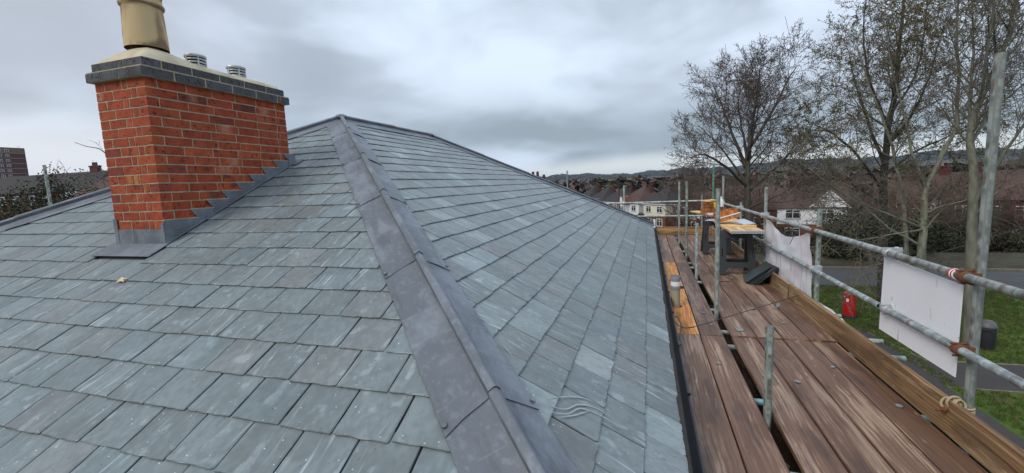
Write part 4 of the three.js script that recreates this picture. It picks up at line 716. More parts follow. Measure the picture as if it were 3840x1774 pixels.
// slates leaning on the toe board, litter on deck
{
  const mk = (w, l) => { const g = new THREE.BoxGeometry(w, 0.007, l, 4, 1, 5); const p = g.attributes.position; for (let i = 0; i < p.count; i++) { if (Math.abs(Math.abs(p.getX(i)) - w / 2) < 1e-4 || Math.abs(Math.abs(p.getZ(i)) - l / 2) < 1e-4) { p.setX(i, p.getX(i) + rr(-0.004, 0.004)); p.setZ(i, p.getZ(i) + rr(-0.004, 0.004)); } } g.computeVertexNormals(); boxUV(g, 2, rnd(), rnd()); return tint(g, [0.26, 0.285, 0.285]); };
  for (let i = 0; i < 5; i++) { const m = mesh('loose_slate', mk(0.4, 0.5), M.slate), lean = 1.02 + i * 0.012; m.rotation.set(0, 0, 0); const q = new THREE.Quaternion().setFromAxisAngle(V(0, 1, 0), 0.06 * i - 0.12).multiply(new THREE.Quaternion().setFromAxisAngle(V(0, 0, 1), lean - 0.35)); m.quaternion.copy(q); m.position.set(1.565 + i * 0.011, DECK + 0.152 - i * 0.004, -7.18 + i * 0.012); tag(m, 'loose dark roofing slate leaning in a pack against the toe board', 'slate', 'loose slates leaning at the toe board'); }
  const bits = [[1.506, -5.79, 0.3, 0.055], [1.06, -7.07, 0.05, 0.03], [0.905, -4.8, 0.12, 0.1], [1.38, -5.1, 0.06, 0.04], [1.2, -5.6, 0.08, 0.05], [0.66, -4.95, 0.05, 0.03], [1.1, -3.65, 0.06, 0.04], [1.3, -6.6, 0.07, 0.05], [0.62, -5.4, 0.08, 0.03], [0.58, -3.9, 0.05, 0.025], [1.62, -3.4, 0.06, 0.05], [0.67, -6.6, 0.06, 0.04], [1.25, -7.3, 0.1, 0.06], [1.05, -4.3, 0.03, 0.03], [1.45, -4.0, 0.05, 0.03]];
  bits.forEach(([x, z, l, w]) => { const n = 6, s = new THREE.Shape(); for (let k = 0; k < n; k++) { const a = k / n * 6.283, q = rr(0.6, 1); const px = Math.cos(a) * l / 2 * q, py = Math.sin(a) * w / 2 * q; k ? s.lineTo(px, py) : s.moveTo(px, py); } s.closePath(); const g = new THREE.ExtrudeGeometry(s, { depth: 0.005, bevelEnabled: false }); g.rotateX(-Math.PI / 2); boxUV(g, 2, rnd(), rnd()); tint(g, [1.15, 1.2, 1.2]); const m = mesh('slate_chip', g, M.slate); m.position.set(x, DECK + (z < -4.62 && x > 0.78 ? 0.017 : 0.006), z); m.rotation.y = rr(0, 3); tag(m, 'small pale chip of broken slate lying on the deck boards', 'slate chip', 'slate chips littering the deck'); });
  const st = mesh('steel_bar', merge([cylBetween(V(0, 0.006, 0), V(0.16, 0.006, 0.0), 0.006, 6), cylBetween(V(0, 0.006, 0), V(-0.05, 0.006, -0.03), 0.006, 6)]), M.cable); st.position.set(1.03, DECK + 0.014, -7.05); tag(st, 'thin bent dark metal bar lying on the deck', 'metal bar');
  const lf = mesh('leaf', new THREE.ExtrudeGeometry(new THREE.Shape([[0, 0], [0.05, 0.018], [0.1, 0.01], [0.06, 0.035], [0.11, 0.06], [0.05, 0.055], [0.03, 0.08], [0.015, 0.04]].map(p => new THREE.Vector2(...p))), { depth: 0.002, bevelEnabled: false }), std({ color: rgb(0.62, 0.5, 0.33), roughness: 0.9 }));
  lf.quaternion.setFromRotationMatrix(new THREE.Matrix4().makeBasis(FRONT.U, FRONT.S, FRONT.N.clone().negate())); { const d = at(465, 1047, 1).sub(camera.position), t = FRONT.O.clone().sub(camera.position).dot(FRONT.N) / d.dot(FRONT.N); lf.position.copy(camera.position).addScaledVector(d, t).addScaledVector(FRONT.N, 0.026); } tag(lf, 'dry tan leaf lying on the slates below the chimney', 'leaf');
}
// ---------------------------------------------------------------- trees
function tubeInto(B, pts, rad, sides, col) {
  const n = pts.length; let base = B.pos.length / 3, nx = V(0, 0, 0), ref = V(0.3, 0.2, 1).normalize();
  for (let i = 0; i < n; i++) {
    const t = pts[Math.min(i + 1, n - 1)].clone().sub(pts[Math.max(i - 1, 0)]).normalize(), a = nx.crossVectors(t, ref).clone(); if (a.lengthSq() < 1e-4) a.set(1, 0, 0); a.normalize(); const b = new THREE.Vector3().crossVectors(t, a);
    for (let k = 0; k < sides; k++) { const q = k / sides * 6.28318, c = Math.cos(q), s = Math.sin(q), r = rad[i]; B.pos.push(pts[i].x + (a.x * c + b.x * s) * r, pts[i].y + (a.y * c + b.y * s) * r, pts[i].z + (a.z * c + b.z * s) * r); const v = 0.85 + 0.3 * hash2(B.pos.length, k, 5); B.col.push(col[0] * v, col[1] * v, col[2] * v); B.uv.push(k / sides, i * 0.4); }
  }
  for (let i = 0; i < n - 1; i++) for (let k = 0; k < sides; k++) { const a = base + i * sides + k, b = base + i * sides + (k + 1) % sides, c = a + sides, d = b + sides; B.idx.push(a, b, c, b, d, c); }
}
const buf = () => ({ pos: [], col: [], uv: [], idx: [] });
function geoOf(B) { const g = new THREE.BufferGeometry(); g.setAttribute('position', new THREE.Float32BufferAttribute(B.pos, 3)); g.setAttribute('color', new THREE.Float32BufferAttribute(B.col, 3)); g.setAttribute('uv', new THREE.Float32BufferAttribute(B.uv, 2)); g.setIndex(B.idx); g.computeVertexNormals(); return g; }
function leafInto(B, p, s, col, R) {
  const a = V(R() - 0.5, R() - 0.5, R() - 0.5).normalize(), b = V(R() - 0.5, R() - 0.5, R() - 0.5).cross(a).normalize(), o = B.pos.length / 3, v = 0.7 + 0.6 * R();
  for (const [x, y] of [[-0.5, 0], [0, -0.32], [0.5, 0], [0, 0.32]]) { B.pos.push(p.x + (a.x * x + b.x * y) * s, p.y + (a.y * x + b.y * y) * s, p.z + (a.z * x + b.z * y) * s); B.col.push(col[0] * v, col[1] * v, col[2] * v); B.uv.push(x, y); }
  B.idx.push(o, o + 1, o + 2, o, o + 2, o + 3);
}
// guides: main stems as point lists; side limbs, branches and twigs grow from them
function growTree(seed, stems, o) {
  const R = mulberry(seed), T0 = buf(), C0 = buf(), rg = (a, b) => a + (b - a) * R();
  const rv = () => V(R() - 0.5, R() - 0.5, R() - 0.5);
  function limb(p, dir, len, r, lvl) {
    const n = lvl === 1 ? 7 : lvl === 2 ? 5 : 4, pts = [p.clone()], rad = [r], d = dir.clone();
    for (let i = 1; i <= n; i++) { d.addScaledVector(rv(), o.wander).addScaledVector(V(0, 1, 0), o.up * (lvl === 1 ? 1 : 0.6)).normalize(); if (i > n * 0.5) d.y -= o.droop; d.normalize(); pts.push(pts[i - 1].clone().addScaledVector(d, len / n)); rad.push(Math.max(o.minR, r * (1 - 0.75 * i / n))); }
    tubeInto(lvl === 1 ? T0 : C0, pts, rad, lvl === 1 ? 5 : 3, lvl === 1 ? o.limbCol : o.twigCol);
    spawn(pts, rad, len, lvl);
  }
  function spawn(pts, rad, len, lvl, range = [0.2, 1]) {
    if (lvl >= o.levels) { for (let k = 0; k < o.leaves; k++) { if (R() > o.leafKeep) continue; const i = 1 + Math.floor(R() * (pts.length - 1)); leafInto(C0, pts[i].clone().addScaledVector(rv(), 0.16), o.leafSize * rg(0.7, 1.3), o.leafCols[Math.floor(R() * o.leafCols.length)], R); } return; }
    const cnt = Math.round((lvl === 0 ? o.n0 * len : o.n[lvl]) * rg(0.8, 1.2));
    let az = rg(0, 6.28);
    for (let k = 0; k < cnt; k++) {
      const t = lerp(range[0], range[1], (k + R()) / cnt), f = t * (pts.length - 1), i = Math.min(pts.length - 2, Math.floor(f)), p = pts[i].clone().lerp(pts[i + 1], f - i), dir = pts[i + 1].clone().sub(pts[i]).normalize();
      az += 2.4 + rg(-0.5, 0.5); const e1 = new THREE.Vector3().crossVectors(dir, V(0.31, 0.11, 0.94)).normalize(), e2 = new THREE.Vector3().crossVectors(dir, e1), an = rg(...o.ang), nd = dir.clone().multiplyScalar(Math.cos(an)).addScaledVector(e1, Math.sin(an) * Math.cos(az)).addScaledVector(e2, Math.sin(an) * Math.sin(az));
      const L = lvl === 0 ? rg(...o.len1) * (1 - 0.45 * t) : len * rg(...o.ratio) * (1 - 0.35 * t), r = lerp(rad[i], rad[i + 1], f - i) * (lvl === 0 ? 0.42 : 0.6);
      limb(p, nd, L, Math.max(o.minR, Math.min(r, L * 0.02)), lvl + 1);
    }
    limbEnd(pts, rad, len, lvl);
  }
  function limbEnd(pts, rad, len, lvl) { if (lvl === 0 || lvl >= o.levels) return; const d = pts[pts.length - 1].clone().sub(pts[pts.length - 2]).normalize(); limb(pts[pts.length - 1], d, len * 0.4, o.minR, o.levels); }
  for (const s of stems) {
    const cv = new THREE.CatmullRomCurve3(s.p, false, 'centripetal'), L = cv.getLength(), n = Math.max(8, Math.round(L * 1.6)), pts = [], rad = [];
    for (let i = 0; i <= n; i++) { const q = cv.getPoint(i / n); if (i) q.addScaledVector(rv(), 0.05 + s.r1 * 0.5); pts.push(q); rad.push(lerp(s.r0, s.r1, Math.pow(i / n, 0.8))); }
    tubeInto(T0, pts, rad, s.r0 > 0.08 ? 9 : 6, o.barkCol); spawn(pts, rad, L * (s.dens ?? 1), 0, s.range || [0.3, 1]);
  }
  return { trunk: geoOf(T0), crown: geoOf(C0) };
}
function treeThing(name, pos, geos, label, grp) { const t = group(name, pos.x, pos.y, pos.z); tag(t, label, 'tree', grp); for (const g of [geos.trunk, geos.crown]) g.translate(-pos.x, -pos.y, -pos.z); mesh('trunk', geos.trunk, M.bark, t); mesh('crown', geos.crown, M.twig, t); return t; }
const px = (list, d) => list.map(p => at(p[0], p[1], d + (p[2] || 0)));
const O = { levels: 3, n0: 2.2, n: [0, 9, 7], ang: [0.55, 1.05], len1: [2.2, 3.4], ratio: [0.36, 0.56], wander: 0.42, up: 0.05, droop: 0.04, minR: 0.0078, leaves: 3, leafKeep: 0.55, leafSize: 0.06, barkCol: [0.11, 0.1, 0.075], limbCol: [0.1, 0.082, 0.068], twigCol: [0.09, 0.068, 0.06], leafCols: [[0.14, 0.08, 0.065], [0.1, 0.06, 0.05]] };
{
  // round dark tree straight behind the bench
  const d = 22, b = at(2812, 900, d); b.y = 0.0;
  const g = growTree(11, [
    { p: [b, ...px([[2812, 900], [2806, 760, 0], [2803, 640, 0], [2815, 500, 0.3], [2838, 370, 0.5], [2850, 260, 0.4]], d)], r0: 0.24, r1: 0.03, range: [0.45, 1] },
    { p: px([[2803, 640], [2745, 500, 0.8], [2705, 390, 1.2], [2670, 310, 1.4]], d), r0: 0.1, r1: 0.02 }, { p: px([[2806, 560], [2880, 450, -0.9], [2935, 340, -1.3], [2985, 250, -1.5]], d), r0: 0.1, r1: 0.02 },
    { p: px([[2803, 700], [2715, 620, -1], [2640, 580, -1.6], [2590, 590, -2]], d), r0: 0.09, r1: 0.018 }, { p: px([[2804, 720], [2900, 640, 1], [2970, 560, 1.6], [3010, 500, 2]], d), r0: 0.09, r1: 0.018 },
    { p: px([[2803, 650], [2790, 520, 1.8], [2770, 400, 2.6], [2780, 300, 3]], d), r0: 0.08, r1: 0.018 }, { p: px([[2804, 600], [2830, 480, -1.6], [2860, 360, -2.4]], d), r0: 0.08, r1: 0.018 },
    { p: px([[2803, 690], [2690, 540, 1], [2620, 470, 1.3]], d), r0: 0.075, r1: 0.018 }, { p: px([[2804, 780], [2900, 740, -1], [2990, 700, -1.6]], d), r0: 0.07, r1: 0.018 }, { p: px([[2804, 790], [2700, 730, 0.5], [2620, 690, 0.9]], d), r0: 0.07, r1: 0.018 }], { ...O, leaves: 3 });
  treeThing('bare_tree', b, g, 'rounded nearly bare tree with dark twigs standing behind the work bench');
}
{
  // tall dark-trunked tree with olive leaves
  const d = 23.5, b = at(3314, 1130, d); b.y = 0.02;
  const g = growTree(23, [
    { p: [b, ...px([[3312, 900], [3314, 700], [3326, 500], [3355, 350], [3372, 190], [3388, 20], [3395, -120]], d)], r0: 0.27, r1: 0.035, range: [0.3, 1] },
    { p: px([[3318, 620], [3250, 440, 1], [3205, 300, 1.8], [3175, 170, 2.2]], d), r0: 0.1, r1: 0.018 }, { p: px([[3322, 560], [3420, 430, -1], [3480, 300, -1.5], [3540, 100, -2]], d), r0: 0.1, r1: 0.018 },
    { p: px([[3315, 720], [3210, 580, -1.5], [3120, 500, -2.2], [3060, 470, -2.6]], d), r0: 0.09, r1: 0.018 }, { p: px([[3314, 660], [3430, 570, 1], [3560, 510, 1.6], [3690, 470, 2]], d), r0: 0.09, r1: 0.018 },
    { p: px([[3312, 770], [3190, 690, 1], [3070, 650, 1.5], [2975, 620, 1.8]], d), r0: 0.08, r1: 0.018 }, { p: px([[3332, 480], [3265, 310, -1], [3235, 130, -1.5], [3250, -30, -1.8]], d), r0: 0.09, r1: 0.018 },
    { p: px([[3345, 420], [3440, 260, 1.5], [3470, 80, 2], [3480, -80, 2.4]], d), r0: 0.08, r1: 0.018 }],
    { ...O, n: [0, 8, 7], leaves: 4, leafKeep: 0.75, leafSize: 0.09, barkCol: [0.075, 0.065, 0.048], limbCol: [0.09, 0.08, 0.055], twigCol: [0.11, 0.092, 0.06], leafCols: [[0.2, 0.17, 0.05], [0.15, 0.12, 0.04], [0.11, 0.09, 0.04], [0.22, 0.18, 0.07]] });
  treeThing('leafy_tree', b, g, 'tall dark-trunked tree with thin olive brown leaves behind the white panel');
}
const lichen = { barkCol: [0.3, 0.3, 0.22], limbCol: [0.27, 0.26, 0.17], twigCol: [0.15, 0.13, 0.095] };
{
  const d = 19.5, b = at(3455, 1150, d); b.y = 0.02;
  const g = growTree(37, [
    { p: [b, ...px([[3452, 1000], [3462, 850], [3474, 700]], d)], r0: 0.2, r1: 0.12, range: [0.6, 1] },
    { p: px([[3474, 700], [3530, 585], [3580, 480], [3594, 300], [3586, 150], [3594, 0], [3604, -150]], d), r0: 0.11, r1: 0.03 }, { p: px([[3474, 700], [3425, 590, 0.5], [3402, 480, 0.8], [3372, 360, 1], [3340, 240, 1.1], [3326, 100, 1.3]], d), r0: 0.08, r1: 0.018 },
    { p: [at(3415, 1150, d + 0.6).setY(0.05), ...px([[3405, 1000, 0.6], [3382, 720, 0.8], [3350, 570, 1], [3305, 430, 1], [3258, 315, 1.2], [3215, 180, 1.4]], d)], r0: 0.12, r1: 0.02, range: [0.4, 1] },
    { p: px([[3445, 850], [3335, 805, -1], [3230, 765, -1.6], [3130, 705, -2.2], [3045, 645, -2.6], [2975, 600, -3]], d), r0: 0.07, r1: 0.014, dens: 0.8 }, { p: px([[3450, 920], [3310, 840, 0.8], [3210, 735, 1.2], [3130, 690, 1.5]], d), r0: 0.06, r1: 0.014, dens: 0.8 },
    { p: px([[3460, 860], [3350, 880, -1.5], [3220, 900, -2.2], [3120, 890, -2.6]], d), r0: 0.05, r1: 0.012, dens: 0.8 }, { p: px([[3466, 800], [3580, 760, -1], [3680, 740, -1.6]], d), r0: 0.06, r1: 0.014, dens: 0.8 },
    { p: px([[3450, 960], [3330, 985, -1.2], [3240, 1000, -1.8]], d), r0: 0.035, r1: 0.01, dens: 0.6 }],
    { ...O, ...lichen, n0: 1.5, leaves: 2, leafKeep: 0.35, leafSize: 0.06, leafCols: [[0.12, 0.1, 0.03], [0.07, 0.05, 0.02]] });
  treeThing('lichen_tree', b, g, 'forked tree with pale lichen-covered stems and long low limbs behind the white panel');
}
{
  const d = 17, b = at(3640, 1200, d); b.y = 0.02;
  const g = growTree(41, [
    { p: [b, ...px([[3640, 950], [3652, 670], [3642, 520], [3668, 390], [3722, 290], [3780, 150], [3802, 0], [3815, -150]], d)], r0: 0.2, r1: 0.03, range: [0.35, 1] },
    { p: px([[3652, 640], [3640, 400, 0.8], [3650, 200, 1.2], [3645, 0, 1.5], [3640, -150, 1.7]], d), r0: 0.08, r1: 0.02 }, { p: px([[3645, 780], [3760, 580, -1], [3850, 450, -1.5], [3960, 300, -2]], d), r0: 0.08, r1: 0.02 },
    { p: px([[3642, 540], [3720, 420, 1], [3820, 330, 1.5], [3950, 200, 2]], d), r0: 0.07, r1: 0.018 }, { p: px([[3668, 390], [3700, 230, -1], [3720, 60, -1.5], [3740, -100, -2]], d), r0: 0.06, r1: 0.018 },
    { p: px([[3644, 820], [3740, 720, -0.6], [3850, 680, -1]], d), r0: 0.05, r1: 0.014 }], { ...O, ...lichen, barkCol: [0.24, 0.24, 0.18], limbCol: [0.19, 0.18, 0.13], up: 0.1, leaves: 2, leafKeep: 0.3 });
  treeThing('lichen_tree', b, g, 'tree with grey-green stems rising beside the tall scaffold pole');
}
{
  const d = 13.5, b = at(470, 900, d); b.y = 0.02;
  const g = growTree(53, [
    { p: [b, ...px([[470, 900], [465, 780], [455, 700]], d)], r0: 0.09, r1: 0.05, range: [0.8, 1], dens: 0.3 },
    { p: px([[455, 700], [440, 620], [390, 570], [283, 536]], d), r0: 0.03, r1: 0.008, dens: 0.4, range: [0.6, 1] }, { p: px([[460, 720], [400, 675], [320, 655], [246, 656]], d), r0: 0.03, r1: 0.008, dens: 0.7 }, { p: px([[455, 700], [400, 650], [345, 617]], d), r0: 0.022, r1: 0.008, dens: 0.7 }, { p: px([[462, 740], [400, 700], [376, 630]], d), r0: 0.02, r1: 0.007, dens: 0.7 }, { p: px([[464, 760], [330, 700], [185, 668]], d), r0: 0.025, r1: 0.007, dens: 0.6 }, { p: px([[464, 770], [380, 720], [300, 735]], d), r0: 0.02, r1: 0.007, dens: 0.6 }],
    { ...O, levels: 2, n0: 1.1, n: [0, 3, 2], len1: [0.4, 0.9], minR: 0.0045, leaves: 0, twigCol: [0.14, 0.11, 0.1], limbCol: [0.14, 0.11, 0.1] });
  treeThing('bare_sapling', b, g, 'thin bare sapling with wiry twigs beside the chimney');
}
// bare trees beyond the road: a few kinds, cloned
const kinds = [61, 67, 71].map((s, i) => growTree(s, [
  { p: [V(0, 0, 0), V(0.1, 2.2, 0), V(0, 4.6, 0.2), V(0.2, 7.4, 0), V(0.1, 9.2, 0.1)], r0: 0.22, r1: 0.03, range: [0.22, 1] },
  { p: [V(0, 2.6, 0), V(1.1, 4.2, 0.4), V(2, 6, 0.7)], r0: 0.1, r1: 0.02 }, { p: [V(0, 2.2, 0), V(-1.2, 4, -0.3), V(-2.1, 5.6, -0.2)], r0: 0.1, r1: 0.02 }, { p: [V(0, 3, 0), V(-0.2, 4.8, 1.4), V(0.1, 6.6, 2)], r0: 0.09, r1: 0.02 }, { p: [V(0, 3, 0), V(0.3, 5, -1.3), V(-0.2, 6.8, -1.9)], r0: 0.09, r1: 0.02 }],
  { ...O, n0: 2.0, n: [0, 7, 5], len1: [1.8, 2.8], minR: 0.015, leaves: 1, leafKeep: 0.5, leafSize: 0.13, limbCol: [[0.11, 0.08, 0.066], [0.13, 0.08, 0.062], [0.1, 0.09, 0.065]][i], twigCol: [[0.12, 0.086, 0.072], [0.15, 0.09, 0.068], [0.115, 0.1, 0.072]][i], leafCols: [[0.1, 0.045, 0.025], [0.06, 0.04, 0.03]] }));
const protoT = {};
const kindLabel = ['bare grey brown tree in the clump beyond the road', 'bare rusty brown tree in the clump beyond the road', 'bare olive brown tree in the clump beyond the road'];
function plantBare(u, depth, k, sc) {
  const p = at(u, 700, depth); p.y = groundY(p.x, p.z) - 0.05; let t;
  if (!protoT[k]) { t = protoT[k] = group('bare_tree'); mesh('trunk', kinds[k].trunk, M.bark, t); mesh('crown', kinds[k].crown, M.twig, t); } else t = copyOf(protoT[k], 'bare_tree');
  t.position.copy(p); t.scale.setScalar(sc); t.rotation.y = rr(0, 6); t.userData = {}; tag(t, kindLabel[k], 'tree', 'bare trees beyond the road'); return t;
}
[[2585, 46, 1, 0.82], [2640, 52, 0, 0.9], [2690, 44, 1, 0.8], [2745, 58, 2, 0.95], [2790, 48, 0, 0.85], [2850, 55, 1, 0.9], [2900, 76, 2, 0.9], [2960, 80, 0, 0.95], [3030, 82, 1, 1], [3220, 70, 0, 0.95], [3290, 58, 1, 0.9], [3390, 64, 2, 0.95], [3520, 52, 1, 0.8], [3700, 48, 0, 0.8], [3790, 56, 2, 0.95], [3410, 43, 1, 0.62], [3470, 44, 0, 0.7], [3540, 43, 2, 0.66], [3600, 45, 1, 0.72], [3660, 43, 0, 0.68], [3730, 44, 2, 0.72], [3800, 43, 1, 0.7], [3860, 45, 0, 0.74], [3300, 44, 0, 0.66],  [2615, 75, 2, 1.05], [2710, 82, 0, 1.05], [2830, 86, 1, 1.05], [3130, 88, 2, 1.1], [2560, 60, 1, 0.7]].forEach(a => plantBare(...a));
// far woods across the valley
{
  const R = mulberry(99), B = buf(), n = 90;
  for (let k = 0; k < n; k++) { const a = R() * 6.28, y = R(), r = Math.sqrt(R()) * (0.5 * Math.sin(Math.PI * Math.pow(y, 0.7)) + 0.08); leafInto(B, V(Math.cos(a) * r, 0.12 + y * 0.88, Math.sin(a) * r), 0.3, [1, 1, 1], R); }
  const crown = geoOf(B);
  const wood = (name, cnt, label, f, cols) => {
    const im = new THREE.InstancedMesh(crown, M.twig, cnt), m4 = new THREE.Matrix4(), c = new THREE.Color();
    for (let i = 0; i < cnt; i++) { const [x, z, s, w] = f(R); m4.makeRotationY(R() * 6).scale(V(s * w, s, s * w)); m4.setPosition(x, groundY(x, z) - s * 0.08, z); im.setMatrixAt(i, m4); const q = cols[Math.floor(R() * cols.length)], v = 0.75 + 0.5 * R(); c.setRGB(q[0] * v, q[1] * v, q[2] * v); im.setColorAt(i, c); }
    im.name = numbered(name); im.castShadow = im.receiveShadow = true; scene.add(im); tag(im, label, 'wood', null, 'stuff');
  };
  const polar = (a, d) => [Math.sin(a * RAD) * d, -Math.cos(a * RAD) * d];
  wood('far_wood', 3200, 'brown winter woods and gardens spreading across the valley', R2 => { const d = 118 * Math.pow(7.2, Math.pow(R2(), 1.1)), a = -30 + 72 * R2(), [x, z] = polar(a, d); return [x, z, 5 + 6 * R2() + d * 0.004, 0.9 + 0.5 * R2()]; }, [[0.1, 0.075, 0.062], [0.12, 0.082, 0.065], [0.085, 0.078, 0.058], [0.075, 0.08, 0.048], [0.13, 0.085, 0.068]]);
  wood('hill_wood', 2600, 'dark woods along the crest of the far hills', R2 => { const d = 1900 + 800 * Math.sqrt(R2()), a = -30 + 66 * R2(), [x, z] = polar(a, d); return [x, z, 12 + 10 * R2(), 1.8 + R2()]; }, [[0.035, 0.04, 0.03], [0.045, 0.045, 0.035], [0.03, 0.035, 0.025]]);
}
// shrubs
function shrub(name, c, rx, ry, rz, n, size, cols, label, grp, seed, twigs = 14) {
  const R = mulberry(seed), B = buf(), S = buf(), t = group(name, c.x, c.y, c.z); tag(t, label, 'shrub', grp);
  const cl = []; for (let i = 0; i < 26; i++) { const a = R() * 6.28, y = R(), r = 0.72 * Math.sqrt(1 - Math.pow(y * 1.05 - 0.25, 2) * 0.9); cl.push(V(Math.cos(a) * r * rx, (0.1 + 0.85 * y) * ry, Math.sin(a) * r * rz)); }
  for (let i = 0; i < n; i++) { const q = cl[Math.floor(R() * cl.length)], u = V(R() - 0.5, R() - 0.5, R() - 0.5).multiplyScalar(2), s = 0.42; if (u.length() > 1) { i--; continue; } leafInto(B, q.clone().add(V(u.x * rx * s, Math.max(u.y * ry * s * 0.8, 0.05 - q.y), u.z * rz * s)), size * (0.7 + 0.6 * R()), cols[Math.floor(R() * cols.length)], R); }
  for (let i = 0; i < twigs; i++) { const q = cl[i % cl.length]; tubeInto(S, [V(0, 0, 0), q.clone().multiplyScalar(0.5).add(V((R() - 0.5) * 0.3, 0.2, (R() - 0.5) * 0.3)), q], [0.05, 0.03, 0.012], 4, [0.06, 0.05, 0.035]); }
  mesh('stems', geoOf(S), M.bark, t); mesh('foliage', geoOf(B), M.leaf, t); return t;
}
const spot = (u, depth, lift = 0) => { const p = at(u, 700, depth); p.y = groundY(p.x, p.z) + lift + 0.04; return p; };
const dkG = [[0.022, 0.032, 0.014], [0.03, 0.042, 0.016], [0.018, 0.024, 0.014], [0.05, 0.05, 0.018]], ylG = [[0.08, 0.095, 0.015], [0.05, 0.07, 0.015], [0.03, 0.045, 0.015]], brG = [[0.05, 0.042, 0.026], [0.04, 0.045, 0.02], [0.06, 0.05, 0.03]];
shrub('evergreen_shrub', spot(3235, 35.5), 3.1, 3.8, 2.4, 13000, 0.18, dkG, 'big dark rounded evergreen beyond the road by the white gabled house', null, 201);
shrub('evergreen_shrub', spot(3355, 36.5), 2.8, 3.1, 2.2, 9000, 0.18, dkG, 'dark evergreen beyond the road behind the forked lichen tree', null, 203);
shrub('laurel_shrub', spot(3205, 35.4), 1.7, 1.7, 1.1, 4000, 0.17, ylG, 'low yellow-green shrub in front of the big evergreen', null, 205);
shrub('hedge_shrub', spot(3440, 39), 2.6, 3.1, 2, 8000, 0.2, [...dkG, ...brG], 'shaggy dark hedge plant beyond the road, behind the pale forked stems', 'hedge plants beyond the road', 207);
shrub('hedge_shrub', spot(3100, 38), 2.2, 1.6, 2, 6000, 0.2, [...dkG, ...brG], 'shaggy dark hedge plant beyond the road, beside the white gabled house', 'hedge plants beyond the road', 209);
shrub('hedge_shrub', spot(3550, 41), 2.6, 2.5, 2, 8000, 0.2, [...dkG, ...brG], 'shaggy dark hedge plant beyond the road, between the two lichen trees', 'hedge plants beyond the road', 211);
shrub('hedge_shrub', spot(3780, 43), 3.0, 2.3, 2, 8000, 0.2, brG, 'shaggy dark hedge plant beyond the road, right of the tall scaffold pole', 'hedge plants beyond the road', 213);
shrub('hedge_shrub', spot(2990, 39), 2.4, 1.5, 2, 6000, 0.2, [...dkG, ...brG], 'shaggy dark hedge plant beyond the road, behind the near edge of the white sheet', 'hedge plants beyond the road', 215);
shrub('garden_shrub', spot(2600, 46), 2.2, 2.7, 1.8, 2600, 0.17, [...ylG, ...brG], 'yellow-green garden bush behind the far end rails', null, 217);
shrub('garden_shrub', spot(2880, 40), 2.4, 2.7, 2, 3000, 0.17, [...brG, ...dkG], 'olive brown bush behind the near trestle', null, 219);
shrub('garden_shrub', spot(2790, 42), 1.6, 2.9, 1.6, 2200, 0.17, [...brG, ...ylG], 'brown and green bush beyond the bench boards', null, 221);
shrub('garden_shrub', spot(2422, 84), 2.0, 2.8, 2, 1500, 0.3, dkG, 'dark green bush in front of the brick semi row', null, 223);
shrub('conifer', spot(150, 27), 2.9, 7.6, 2.6, 16000, 0.14, dkG, 'dark conifer left of the lone scaffold pole', null, 231, 26);
shrub('conifer', spot(268, 29), 2.0, 7.9, 2.0, 12000, 0.14, dkG, 'narrower dark conifer right of the lone scaffold pole', null, 233, 26);
shrub('conifer', spot(10, 26), 2.8, 6.9, 2.4, 13000, 0.14, dkG, 'low dark conifer under the tower block', null, 235, 26);
{ // grass tufts and fallen leaves on the lawn
  const R = mulberry(313), B = buf(); for (let k = 0; k < 9; k++) { const a = R() * 6.28, r = R() * 0.06, h = 0.05 + 0.07 * R(), x = Math.cos(a) * r, z = Math.sin(a) * r, q = R() * 6.28, dx = Math.cos(q) * 0.012, dz = Math.sin(q) * 0.012, o = B.pos.length / 3; B.pos.push(x - dx, 0, z - dz, x + dx, 0, z + dz, x + (R() - 0.5) * 0.08, h, z + (R() - 0.5) * 0.08); for (let i = 0; i < 3; i++) { B.col.push(1, 1, 1); B.uv.push(0, 0); } B.idx.push(o, o + 1, o + 2); }
  const scatter = (name, geo, n, y, cols, smin, smax, label, cat) => { const im = new THREE.InstancedMesh(geo, M.twig, n), m4 = new THREE.Matrix4(), c = new THREE.Color(); let i = 0; while (i < n) { const z = -13 - 18.6 * R(), x = 1 + 30 * R(); if (z > -17.0 && x < 9.5) continue; if (z < -17 && z > -20.9 + (x - 10) * -0.0 && x > 9.8 && z > -19.5 - (x - 10) * 0.047) continue; if (x < 9.5 && x < 9.4 - Math.max(0, -22.4 - z) * 0.34) continue; m4.makeRotationY(R() * 6).scale(new THREE.Vector3().setScalar(smin + (smax - smin) * R())); m4.setPosition(x, y, z); im.setMatrixAt(i, m4); const q = cols[Math.floor(R() * cols.length)], v = 0.7 + 0.6 * R(); c.setRGB(q[0] * v, q[1] * v, q[2] * v); im.setColorAt(i, c); i++; } im.name = numbered(name); im.castShadow = im.receiveShadow = true; scene.add(im); tag(im, label, cat, null, 'stuff'); };
  scatter('grass_tufts', geoOf(B), 26000, 0.03, [[0.075, 0.14, 0.016], [0.055, 0.1, 0.014], [0.1, 0.15, 0.024], [0.095, 0.09, 0.035]], 0.7, 1.5, 'uneven tufts of grass all over the lawn', 'grass');
  const L = buf(); leafInto(L, V(0, 0.012, 0), 0.09, [1, 1, 1], R); const lg = geoOf(L); scatter('leaf_litter', lg, 2600, 0.05, [[0.16, 0.09, 0.04], [0.22, 0.15, 0.07], [0.1, 0.06, 0.03]], 0.7, 1.4, 'fallen brown leaves scattered over the lawn', 'leaves');
}
